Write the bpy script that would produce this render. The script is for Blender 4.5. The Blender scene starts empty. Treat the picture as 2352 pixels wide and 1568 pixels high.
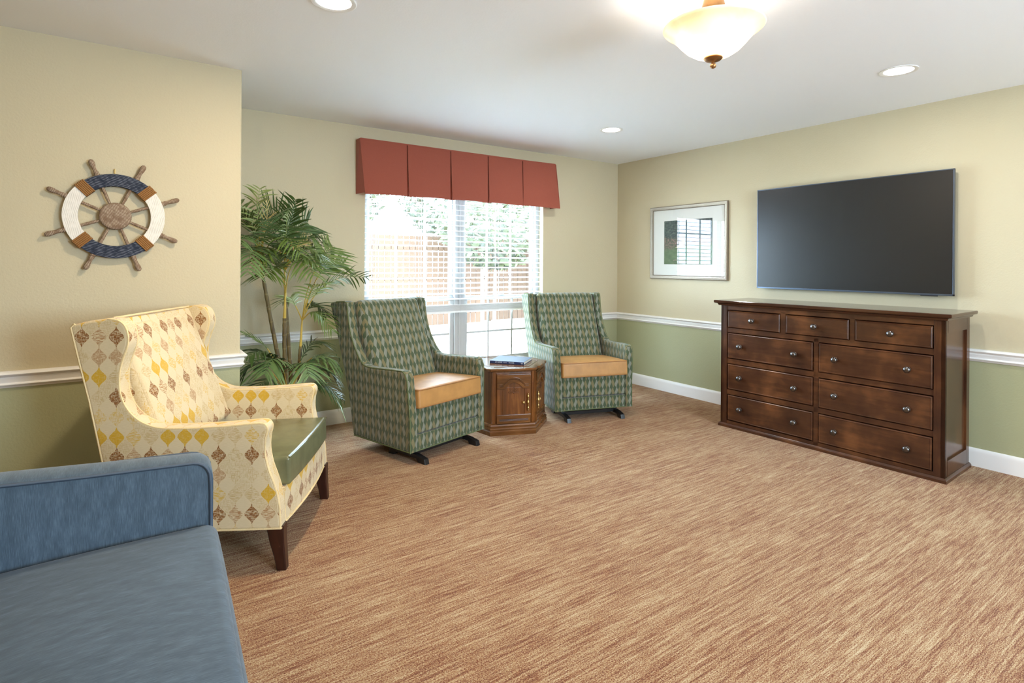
import bpy, bmesh, math, random
from mathutils import Vector, Matrix
PI = math.pi
R = math.radians
SC = bpy.context.scene
COL = SC.collection

# ------------------------------------------------------------------ camera
YAW, PITCH, ROLL, FPX, HY, CAMZ = 0.6056, -0.0011, 0.0063, 1280.35, 606.95, 1.3053
def make_camera():
    fw = Vector((math.sin(YAW), math.cos(YAW), 0)); rt = Vector((math.cos(YAW), -math.sin(YAW), 0)); up = Vector((0, 0, 1))
    fw, up = fw*math.cos(PITCH)+up*math.sin(PITCH), up*math.cos(PITCH)-fw*math.sin(PITCH)
    rt, up = rt*math.cos(ROLL)+up*math.sin(ROLL), up*math.cos(ROLL)-rt*math.sin(ROLL)
    cd = bpy.data.cameras.new('camera'); cam = bpy.data.objects.new('camera', cd); COL.objects.link(cam)
    m = Matrix((rt, up, -fw)).transposed().to_4x4(); m.translation = (0, 0, CAMZ)
    cam.matrix_world = m
    cd.sensor_width = 36; cd.lens = FPX/2352*36; cd.shift_y = -(784-HY)/2352
    cd.clip_start = 0.02; cd.clip_end = 200
    SC.camera = cam
make_camera()

# ------------------------------------------------------------------ view, world, sun, daylight
SC.view_settings.view_transform = 'Standard'
SC.view_settings.look = 'None'
SC.view_settings.gamma = 1
SC.view_settings.use_curve_mapping = False
SC.view_settings.exposure = 0.96

w = bpy.data.worlds.new('daylight_sky'); SC.world = w; w.use_nodes = True
bg = w.node_tree.nodes['Background']
bg.inputs[0].default_value = (0.60, 0.80, 1.0, 1); bg.inputs[1].default_value = 20.0

def lamp(name, kind, loc, energy, color=(1, 1, 1), rot=(0, 0, 0), **kw):
    l = bpy.data.lights.new(name, kind); l.energy = energy; l.color = color
    for k, v in kw.items(): setattr(l, k, v)
    o = bpy.data.objects.new(name, l); COL.objects.link(o); o.location = loc; o.rotation_euler = rot
    return o
sun = lamp('sun', 'SUN', (0, -5, 12), 3.5, (1.0, 0.97, 0.93), angle=R(1.0))
sun.rotation_euler = Vector((-0.42, 0.62, -0.80)).to_track_quat('-Z', 'Y').to_euler()
def portal(name, loc, rot, sx, sy):
    o = lamp(name, 'AREA', loc, 1.0, rot=rot, shape='RECTANGLE', size=sx, size_y=sy)
    o.data.cycles.is_portal = True
portal('window_daylight', (2.577, 4.70, 1.18), (R(-90), 0, 0), 1.88, 1.76)     # faces into the room (-Y)
portal('rear_fill_portal', (2.3, -2.72, 1.5), (R(90), 0, 0), 1.6, 1.2)  # for the unseen opening added behind the camera as fill

# ------------------------------------------------------------------ room measures
XR, YB, YS, XC, ZC = 4.585, 4.524, 3.629, 0.560, 2.44   # right wall, window wall, ship-wheel wall, its corner, ceiling
YF, XL = -2.6, -2.3                                      # walls behind and left of the camera
WX0, WX1, WZ0, WZ1 = 1.637, 3.519, 0.30, 2.06            # window opening

# ------------------------------------------------------------------ tagging
def tag(o, label=None, cat=None, group=None, kind=None):
    if label: o['label'] = label
    if cat: o['category'] = cat
    if group: o['group'] = group
    if kind: o['kind'] = kind
    return o
def empty(name, loc=(0, 0, 0), rz=0.0):
    o = bpy.data.objects.new(name, None); COL.objects.link(o)
    o.empty_display_size = 0.1; o.location = loc; o.rotation_euler = (0, 0, rz)
    return o
def copy_tree(o, parent=None):
    c = o.copy(); COL.objects.link(c); c.parent = parent
    for ch in list(o.children): copy_tree(ch, c)
    return c

# ------------------------------------------------------------------ node helper
class N:
    def __init__(s, name):
        s.m = bpy.data.materials.new(name); s.m.use_nodes = True
        s.t = s.m.node_tree; s.t.nodes.clear()
        s.out = s.t.nodes.new('ShaderNodeOutputMaterial')
    def n(s, typ, **kw):
        nd = s.t.nodes.new(typ)
        for k, v in kw.items(): setattr(nd, k, v)
        return nd
    def put(s, sock, v):
        if v is None: return
        if isinstance(v, bpy.types.NodeSocket): s.t.links.new(v, sock)
        elif isinstance(v, (tuple, list)) and len(v) == 3 and sock.type == 'RGBA': sock.default_value = (*v, 1)
        else: sock.default_value = v
    def math(s, op, a, b=None, c=None, clamp=False):
        nd = s.n('ShaderNodeMath', operation=op, use_clamp=clamp)
        for i, v in enumerate((a, b, c)): s.put(nd.inputs[i], v)
        return nd.outputs[0]
    def add(s, a, b): return s.math('ADD', a, b)
    def sub(s, a, b): return s.math('SUBTRACT', a, b)
    def mul(s, a, b): return s.math('MULTIPLY', a, b)
    def lt(s, a, b): return s.math('LESS_THAN', a, b)
    def gt(s, a, b): return s.math('GREATER_THAN', a, b)
    def step(s, x, a, b):
        nd = s.n('ShaderNodeMapRange', interpolation_type='SMOOTHSTEP')
        s.put(nd.inputs[0], x); nd.inputs[1].default_value = a; nd.inputs[2].default_value = b
        return nd.outputs[0]
    def coord(s, which='Object'): return s.n('ShaderNodeTexCoord').outputs[which]
    def uv(s): return s.n('ShaderNodeUVMap').outputs[0]
    def pos(s): return s.n('ShaderNodeNewGeometry').outputs['Position']
    def sep(s, v):
        nd = s.n('ShaderNodeSeparateXYZ'); s.put(nd.inputs[0], v); return nd.outputs
    def comb(s, x, y, z=0.0):
        nd = s.n('ShaderNodeCombineXYZ')
        for i, v in enumerate((x, y, z)): s.put(nd.inputs[i], v)
        return nd.outputs[0]
    def scale(s, v, sc, rot=(0, 0, 0)):
        nd = s.n('ShaderNodeMapping'); s.put(nd.inputs[0], v); nd.inputs['Scale'].default_value = sc; nd.inputs['Rotation'].default_value = rot
        return nd.outputs[0]
    def noise(s, v, sc=5, det=3, rough=0.5, dist=0.0):
        nd = s.n('ShaderNodeTexNoise'); s.put(nd.inputs['Vector'], v)
        nd.inputs['Scale'].default_value = sc; nd.inputs['Detail'].default_value = det
        nd.inputs['Roughness'].default_value = rough; nd.inputs['Distortion'].default_value = dist
        return nd.outputs[0]
    def white(s, v):
        nd = s.n('ShaderNodeTexWhiteNoise'); s.put(nd.inputs['Vector'], v); return nd.outputs[0]
    def ramp(s, f, stops, mode='LINEAR'):
        nd = s.n('ShaderNodeValToRGB'); cr = nd.color_ramp; cr.interpolation = mode
        while len(cr.elements) < len(stops): cr.elements.new(0.5)
        for e, (p, c) in zip(cr.elements, stops): e.position = p; e.color = (*c, 1) if len(c) == 3 else c
        s.put(nd.inputs[0], f); return nd.outputs[0]
    def mix(s, f, a, b, mode='MIX'):
        nd = s.n('ShaderNodeMix', data_type='RGBA', blend_type=mode)
        s.put(nd.inputs[0], f); s.put(nd.inputs[6], a); s.put(nd.inputs[7], b); return nd.outputs[2]
    def bump(s, h, strength=0.3, dist=0.002):
        nd = s.n('ShaderNodeBump'); nd.inputs['Strength'].default_value = strength; nd.inputs['Distance'].default_value = dist
        s.put(nd.inputs['Height'], h); return nd.outputs[0]
    def bsdf(s, color, rough=0.6, metal=0.0, normal=None, spec=0.5, **kw):
        nd = s.n('ShaderNodeBsdfPrincipled')
        s.put(nd.inputs['Base Color'], color); s.put(nd.inputs['Roughness'], rough); s.put(nd.inputs['Metallic'], metal)
        nd.inputs['Specular IOR Level'].default_value = spec
        if normal is not None: s.put(nd.inputs['Normal'], normal)
        for k, v in kw.items(): s.put(nd.inputs[k], v)
        s.t.links.new(nd.outputs[0], s.out.inputs[0]); return nd
    def facing_fresnel(s, f0):
        """Schlick reflectance, the same from both sides of a pane"""
        g = s.n('ShaderNodeNewGeometry'); d = s.n('ShaderNodeVectorMath', operation='DOT_PRODUCT')
        s.t.links.new(g.outputs['Normal'], d.inputs[0]); s.t.links.new(g.outputs['Incoming'], d.inputs[1])
        k = s.math('POWER', s.sub(1.0, s.math('ABSOLUTE', d.outputs['Value'])), 5.0)
        return s.add(f0, s.mul(k, 1-f0))
    def done(s): return s.m

def srgb(r, g, b):
    f = lambda c: (c/255/12.92) if c/255 <= 0.04045 else ((c/255+0.055)/1.055)**2.4
    return (f(r), f(g), f(b))
def plain(name, col, rough=0.5, metal=0.0, spec=0.5, grain=0.0, gs=60, bump=0.0):
    n = N(name); c = col; nm = None
    if grain or bump:
        f = n.noise(n.coord(), gs, 3)
        if grain: c = n.mix(f, tuple(x*(1-grain) for x in col), tuple(min(1, x*(1+grain)) for x in col))
        if bump: nm = n.bump(f, bump, 0.002)
    n.bsdf(c, rough, metal, nm, spec); return n.done()

# ------------------------------------------------------------------ materials
M = {}
def wall_material():
    n = N('painted_wall'); p = n.pos(); z = n.sep(p)[2]
    up = n.mix(n.noise(p, 1.3, 2), srgb(196, 184, 152), srgb(200, 189, 160))
    lo = n.mix(n.noise(p, 1.3, 2), srgb(167, 167, 130), srgb(172, 173, 138))
    c = n.mix(n.gt(z, 0.73), lo, up)
    h = n.add(n.noise(p, 95, 2, 0.5), n.mul(n.noise(p, 260, 1), 0.35))
    n.bsdf(c, 0.55, 0, n.bump(h, 0.35, 0.003), 0.3); return n.done()
M['wall'] = wall_material()
def ceiling_material():
    n = N('ceiling_paint'); p = n.pos()
    h = n.noise(p, 110, 2)
    n.bsdf((0.92, 0.94, 0.975), 0.7, 0, n.bump(h, 0.25, 0.002), 0.25); return n.done()
M['ceiling'] = ceiling_material()
def carpet_material():
    n = N('streaked_carpet'); p = n.pos()
    warp = n.noise(p, 3.0, 2)
    v = n.n('ShaderNodeVectorMath', operation='ADD'); n.put(v.inputs[0], p)
    n.put(v.inputs[1], n.comb(0.0, n.mul(warp, 0.008), 0.0)); v = v.outputs[0]
    s1 = n.noise(n.scale(v, (3.2, 74, 1)), 1.0, 4, 0.70)
    s2 = n.noise(n.scale(v, (12, 200, 1)), 1.0, 3, 0.7)
    big = n.noise(n.scale(v, (1.6, 5, 1)), 1.0, 2)
    tuft = n.noise(n.scale(p, (170, 300, 1)), 1.0, 3, 0.8)
    st = n.add(n.add(n.add(n.mul(s1, 0.62), n.mul(s2, 0.52)), -0.095), n.mul(n.sub(big, 0.5), 0.14))
    f = n.add(st, n.mul(n.sub(tuft, 0.5), 1.35))
    c = n.ramp(f, [(0.30, srgb(104, 54, 28)), (0.40, srgb(133, 74, 40)), (0.455, srgb(160, 108, 68)), (0.51, srgb(178, 144, 103)), (0.60, srgb(191, 163, 123)), (0.70, srgb(211, 191, 157))])
    h = n.add(n.noise(p, 330, 2, 0.6), n.mul(s2, 0.5))
    n.bsdf(c, 0.95, 0, n.bump(h, 0.8, 0.006), 0.15, **{'Sheen Weight': 0.15}); return n.done()
M['carpet'] = carpet_material()
M['trim'] = plain('white_trim_paint', (0.86, 0.85, 0.83), 0.35, 0, 0.4)
M['vinyl'] = plain('window_vinyl', srgb(182, 182, 182), 0.4)
M['slat'] = plain('white_blind_slat', (0.88, 0.89, 0.90), 0.45)
M['cord'] = plain('blind_cord', (0.7, 0.7, 0.72), 0.7)
def glass_material():
    n = N('window_glass')
    tr = n.n('ShaderNodeBsdfTransparent'); gl = n.n('ShaderNodeBsdfGlossy'); gl.inputs['Roughness'].default_value = 0.02
    fr = n.facing_fresnel(0.03)
    mx = n.n('ShaderNodeMixShader'); n.t.links.new(fr, mx.inputs[0]); n.t.links.new(tr.outputs[0], mx.inputs[1]); n.t.links.new(gl.outputs[0], mx.inputs[2])
    n.t.links.new(mx.outputs[0], n.out.inputs[0]); return n.done()
M['glass'] = glass_material()
def picture_glass():
    n = N('picture_glass')
    tr = n.n('ShaderNodeBsdfTransparent'); gl = n.n('ShaderNodeBsdfGlossy'); gl.inputs['Roughness'].default_value = 0.0
    fr = n.facing_fresnel(0.045)
    mx = n.n('ShaderNodeMixShader'); n.t.links.new(fr, mx.inputs[0]); n.t.links.new(tr.outputs[0], mx.inputs[1]); n.t.links.new(gl.outputs[0], mx.inputs[2])
    n.t.links.new(mx.outputs[0], n.out.inputs[0]); return n.done()
M['picglass'] = picture_glass()
def valance_material():
    n = N('rust_valance_cloth'); u = n.coord()
    weave = n.noise(n.scale(u, (400, 400, 400)), 1, 1)
    c = n.mix(weave, srgb(140, 70, 53), srgb(160, 86, 68))
    n.bsdf(c, 0.75, 0, n.bump(n.noise(u, 9, 2), 0.25, 0.01), 0.2, **{'Sheen Weight': 0.2}); return n.done()
M['valance'] = valance_material()
def wood(name, dark, mid, light, scale=(2, 30, 30), rough=0.25, amt=1.0, blotch=3.0, bmp=0.06, grain=0.55):
    n = N(name); u = n.coord()
    g = n.noise(n.scale(u, scale), 1.0, 4, 0.6, 0.6)
    b = n.noise(u, blotch, 3)
    f = n.add(n.mul(g, grain), n.mul(b, 1-grain))
    c = n.ramp(f, [(0.30, dark), (0.5, mid), (0.70, light)])
    n.bsdf(c, rough, 0, n.bump(g, bmp, 0.001) if bmp else None, 0.5); return n.done()
M['espresso'] = wood('espresso_wood', srgb(46, 25, 15), srgb(72, 42, 25), srgb(112, 70, 40), (3, 16, 28), 0.22, 1.0, 5.0, 0.03, 0.30)
M['espresso_top'] = wood('espresso_top_wood', srgb(44, 24, 15), srgb(60, 34, 21), srgb(84, 50, 30), (3, 25, 50), 0.12, 1.0, 3.0, 0.0)
M['espresso_side'] = wood('espresso_wood_upright', srgb(44, 24, 15), srgb(64, 36, 22), srgb(98, 60, 34), (24, 24, 2.5), 0.22, 1.0, 4.0, 0.03, 0.35)
M['walnut'] = wood('walnut_wood', srgb(66, 38, 14), srgb(106, 62, 24), srgb(152, 96, 44), (30, 30, 2), 0.26)
M['walnut_flat'] = wood('walnut_wood_level', srgb(72, 44, 20), srgb(104, 66, 33), srgb(138, 93, 52), (3, 30, 30), 0.15, 1.0, 3.0, 0.0)
M['leg_wood'] = wood('dark_leg_wood', srgb(34, 14, 10), srgb(50, 22, 15), srgb(66, 32, 20), (20, 20, 3), 0.3)
M['grey_wood'] = None
def brushed_wood(name, base, line, sc, rot=0.0, lo=0.52, hi=0.62, rough=0.7):
    n = N(name); u = n.coord()
    wv = n.n('ShaderNodeTexWave', wave_type='BANDS', bands_direction='X', wave_profile='SIN')
    n.put(wv.inputs['Vector'], n.scale(u, (1, 1, 1), (0, rot, 0))); wv.inputs['Scale'].default_value = sc
    wv.inputs['Distortion'].default_value = 3.0; wv.inputs['Detail'].default_value = 1.5; wv.inputs['Detail Scale'].default_value = 0.7
    f = n.step(wv.outputs['Fac'], lo, hi)
    br = n.noise(u, 40, 2)
    c = n.mix(n.mul(f, n.step(br, 0.3, 0.6)), base, line)
    n.bsdf(c, rough, 0, n.bump(wv.outputs['Fac'], 0.3, 0.0012), 0.3); return n.done()
M['driftwood'] = brushed_wood('weathered_brown_wood', srgb(122, 98, 78), srgb(176, 160, 140), 52, R(20), 0.45, 0.8)
M['navy_wood'] = brushed_wood('navy_brushed_wood', srgb(30, 38, 56), srgb(150, 156, 168), 40, R(78), 0.86, 1.0)
M['white_wood'] = brushed_wood('white_brushed_wood', srgb(232, 228, 220), srgb(208, 203, 193), 40, R(15), 0.6, 0.9)
M['rope'] = plain('jute_rope', srgb(150, 108, 66), 0.9, 0, 0.1, 0.35, 260, 0.6)
M['brass'] = plain('aged_brass', srgb(206, 184, 128), 0.28, 1.0)
M['pewter'] = plain('dark_pewter', srgb(104, 100, 98), 0.28, 1.0)
M['bronze'] = plain('antique_bronze', srgb(150, 112, 72), 0.38, 0.85, 0.5, 0.25, 40)
M['black_metal'] = plain('black_metal', (0.012, 0.012, 0.013), 0.35)
M['black_plastic'] = plain('black_bezel', (0.02, 0.022, 0.026), 0.3)
M['bezel'] = plain('slate_metal_bezel', srgb(96, 108, 126), 0.3, 0.8)
def screen_material():
    n = N('dark_glass_screen'); n.bsdf((0.008, 0.008, 0.008), 0.33, 0, None, 0.6); return n.done()
M['screen'] = screen_material()
def leather(name, col, rough, crease=0.12):
    n = N(name); u = n.coord()
    c = n.mix(n.step(n.noise(u, 14, 3), 0.35, 0.7), tuple(x*0.84 for x in col), col)
    h = n.add(n.noise(u, 260, 2), n.mul(n.noise(u, 7, 2), 2.0))
    n.bsdf(c, rough, 0, n.bump(h, crease, 0.003), 0.5); return n.done()
M['tan_leather'] = leather('tan_leather', srgb(188, 140, 82), 0.42)
M['tan_welt'] = plain('tan_welt', srgb(150, 104, 56), 0.45)
M['blue_welt'] = plain('dark_blue_welt', srgb(70, 84, 100), 0.7)
M['olive_leather'] = leather('olive_leather', srgb(112, 113, 82), 0.24, 0.08)

def leaf_lattice_material():
    """green upholstery: columns of silver and tan leaves with dark green leaves between"""
    n = N('green_leaf_upholstery'); U, V, _ = n.sep(n.uv())
    P, H = 0.0315, 0.074
    a = n.math('DIVIDE', U, P); k = n.math('FLOOR', a); x = n.sub(n.sub(a, k), 0.5)
    t = n.math('DIVIDE', V, H); tf = n.sub(t, n.math('ROUND', t))
    par = n.math('MODULO', n.math('ABSOLUTE', k), 2.0)                    # 0 silver, 1 tan
    sgn = n.sub(1.0, n.mul(par, 2.0))
    cs = n.math('COSINE', n.mul(tf, PI))
    half = n.add(0.04, n.mul(n.math('POWER', n.math('MAXIMUM', cs, 0.0), 0.9), 0.36))
    sh = n.mul(n.mul(n.math('SINE', n.mul(tf, 2*PI)), 0.13), sgn)
    xx = n.sub(x, sh)
    inside = n.lt(n.math('ABSOLUTE', xx), half)
    # fine slanted threads inside a leaf
    th = n.math('SINE', n.add(n.mul(xx, 46.0), n.mul(n.mul(tf, sgn), 7.0)))
    thr = n.step(th, 0.2, 0.8)
    grain = n.noise(n.scale(n.uv(), (900, 900, 1)), 1, 1)
    silver = n.mix(thr, srgb(112, 116, 102), srgb(150, 153, 142)); tan = n.mix(thr, srgb(106, 101, 72), srgb(137, 128, 94))
    lite = n.mix(par, silver, tan)
    dark = n.mix(grain, srgb(62, 75, 54), srgb(80, 93, 70))
    c = n.mix(inside, dark, lite)
    n.bsdf(c, 0.8, 0, n.bump(n.add(n.mul(inside, 0.5), grain), 0.25, 0.001), 0.15, **{'Sheen Weight': 0.25}); return n.done()
M['green_fabric'] = leaf_lattice_material()
M['green_piping'] = plain('green_piping', srgb(98, 108, 76), 0.8, 0, 0.15, 0.3, 300)

def ornament_material():
    """cream upholstery printed with ogee ornaments: brown rows, mustard rows, hatched tan ones"""
    n = N('cream_ornament_upholstery'); uv = n.uv(); U, V, _ = n.sep(uv)
    P, H = 0.067, 0.083
    hatch_h = n.noise(n.scale(uv, (45, 420, 1)), 1, 2, 0.6)
    hatch_v = n.noise(n.scale(uv, (420, 45, 1)), 1, 2, 0.6)
    weave = n.noise(n.scale(uv, (60, 700, 1)), 1, 2)
    cream = n.mix(weave, srgb(204, 183, 142), srgb(225, 207, 171))
    brown = srgb(124, 74, 26); lbrown = srgb(172, 128, 84); mustard = srgb(206, 162, 44); tan = srgb(192, 162, 108)
    edge = n.mul(n.sub(n.noise(n.scale(uv, (330, 330, 1)), 1, 1), 0.5), 0.07)
    def cell(du, dv):
        a = n.add(n.math('DIVIDE', U, P), du); k = n.math('ROUND', a); x = n.sub(a, k)
        b = n.add(n.math('DIVIDE', V, H), dv); r = n.math('ROUND', b); t = n.sub(b, r)
        cs = n.add(0.5, n.mul(n.math('COSINE', n.mul(t, 2*PI)), 0.5))
        half = n.add(0.03, n.mul(n.math('POWER', cs, 1.1), 0.41))
        ins = n.lt(n.add(n.math('ABSOLUTE', x), edge), half)
        rnd = n.white(n.comb(k, r, du))
        row = n.math('MODULO', n.math('ABSOLUTE', r), 3.0); colp = n.math('MODULO', n.math('ABSOLUTE', k), 2.0)
        return ins, rnd, row, colp
    ins, rnd, row, colp = cell(0.0, 0.0)
    c = cream
    # second lattice (between the ornaments): pale cross hatch in about a third of the cells
    ins2, rnd2, row2, colp2 = cell(0.5, 0.5)
    grid = n.math('MAXIMUM', n.gt(hatch_h, 0.56), n.gt(hatch_v, 0.56))
    c = n.mix(n.mul(n.mul(n.mul(ins2, n.gt(rnd2, 0.62)), grid), 0.55), c, tan)
    solid = n.lt(n.math('MAXIMUM', hatch_h, n.sub(hatch_v, 0.02)), 0.575)       # painterly gaps
    loose = n.gt(hatch_h, 0.50)
    isb = n.lt(row, 0.5); isy = n.mul(n.gt(row, 0.5), n.lt(row, 1.5)); isc = n.gt(row, 1.5)
    b1 = n.mul(n.mul(ins, isb), n.lt(colp, 0.5)); b2 = n.mul(n.mul(ins, isb), n.gt(colp, 0.5))
    c = n.mix(n.mul(b1, solid), c, n.mix(n.step(hatch_h, 0.42, 0.5), srgb(160, 112, 62), brown))
    c = n.mix(n.mul(n.mul(b2, n.lt(rnd, 0.55)), loose), c, lbrown)
    c = n.mix(n.mul(n.mul(n.mul(b2, n.gt(rnd, 0.55)), grid), 0.8), c, tan)
    y1 = n.mul(n.mul(ins, isy), n.lt(rnd, 0.5)); y2 = n.mul(n.mul(ins, isy), n.gt(rnd, 0.5))
    c = n.mix(n.mul(y1, n.add(0.72, n.mul(solid, 0.28))), c, mustard)
    c = n.mix(n.mul(n.mul(y2, loose), 0.85), c, n.mix(n.gt(rnd, 0.75), mustard, tan))
    c1 = n.mul(n.mul(ins, isc), n.lt(rnd, 0.4)); c2 = n.mul(n.mul(ins, isc), n.gt(rnd, 0.4))
    c = n.mix(n.mul(n.mul(c1, solid), 0.8), c, lbrown)
    c = n.mix(n.mul(n.mul(c2, grid), 0.7), c, n.mix(n.gt(rnd, 0.7), tan, mustard))
    n.bsdf(c, 0.75, 0, n.bump(n.add(weave, grid), 0.15, 0.001), 0.2, **{'Sheen Weight': 0.2}); return n.done()
M['cream_fabric'] = ornament_material()
M['cream_piping'] = plain('cream_piping', srgb(226, 202, 154), 0.75, 0, 0.2, 0.15, 200)

def blue_material():
    n = N('slate_blue_upholstery'); uv = n.uv()
    s1 = n.noise(n.scale(uv, (620, 34, 1)), 1, 3, 0.65); s2 = n.noise(n.scale(uv, (40, 12, 1)), 1, 2)
    f = n.add(n.mul(s1, 0.65), n.mul(s2, 0.35))
    c = n.ramp(f, [(0.30, srgb(56, 70, 82)), (0.5, srgb(74, 90, 104)), (0.70, srgb(96, 114, 130))])
    n.bsdf(c, 0.7, 0, n.bump(s1, 0.2, 0.001), 0.25, **{'Sheen Weight': 0.25, 'Sheen Roughness': 0.4}); return n.done()
M['blue_fabric'] = blue_material()

def foliage(name, a, b, rough=0.4, trans=0.0):
    n = N(name); u = n.coord()
    c = n.mix(n.noise(u, 18, 2), a, b)
    n.bsdf(c, rough, 0, None, 0.5); return n.done()
M['leaf_dark'] = foliage('dark_palm_leaf', srgb(42, 64, 30), srgb(74, 102, 46), 0.36)
M['leaf_mid'] = foliage('green_palm_leaf', srgb(66, 92, 34), srgb(104, 128, 52), 0.42)
M['leaf_light'] = foliage('pale_palm_leaf', srgb(118, 140, 72), srgb(162, 176, 112), 0.42)
M['leaf_grey'] = foliage('blue_green_palm_leaf', srgb(74, 102, 58), srgb(114, 142, 86), 0.30)
M['leaf_dry'] = foliage('straw_palm_leaf', srgb(196, 172, 108), srgb(214, 196, 138), 0.6)
M['stalk'] = foliage('yellow_stalk', srgb(176, 146, 52), srgb(204, 178, 80), 0.5)
def trunk_material():
    n = N('palm_trunk'); u = n.coord(); z = n.sep(u)[2]
    ring = n.math('SINE', n.mul(n.add(z, n.mul(n.noise(u, 8, 2), 0.05)), 70))
    f = n.add(n.mul(n.noise(n.scale(u, (60, 60, 8)), 1, 3), 0.8), n.mul(n.gt(ring, 0.95), 0.12))
    c = n.ramp(f, [(0.25, srgb(70, 56, 30)), (0.5, srgb(112, 96, 54)), (0.75, srgb(150, 136, 90))])
    n.bsdf(c, 0.6, 0, n.bump(f, 0.4, 0.004)); return n.done()
M['trunk'] = trunk_material()
M['basket'] = plain('woven_planter', srgb(120, 86, 52), 0.8, 0, 0.2, 0.4, 90, 0.5)
M['soil'] = plain('planter_moss', srgb(66, 60, 36), 0.95, 0, 0.1, 0.5, 120, 0.6)
M['book_blue'] = plain('navy_book_cloth', srgb(40, 54, 92), 0.4)
M['book_cover'] = plain('grey_blue_cover', srgb(84, 98, 118), 0.5, 0, 0.4)
M['paper'] = plain('page_paper', srgb(226, 220, 206), 0.8)
M['ink_pale'] = plain('pale_lettering', srgb(214, 216, 222), 0.6)
M['frame_silver'] = plain('champagne_silver_frame', srgb(140, 128, 112), 0.4, 0.6, 0.5, 0.12, 60)
M['frame_dark'] = plain('brown_frame_edge', srgb(92, 76, 52), 0.45, 0.3)
M['mat_board'] = plain('white_mat_board', srgb(226, 228, 222), 0.9)
def emit(name, col, st):
    n = N(name); e = n.n('ShaderNodeEmission'); e.inputs[0].default_value = (*col, 1); e.inputs[1].default_value = st
    n.t.links.new(e.outputs[0], n.out.inputs[0]); return n.done()
M['downlight'] = emit('lit_lens', (1.0, 0.98, 0.94), 6.0)
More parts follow.
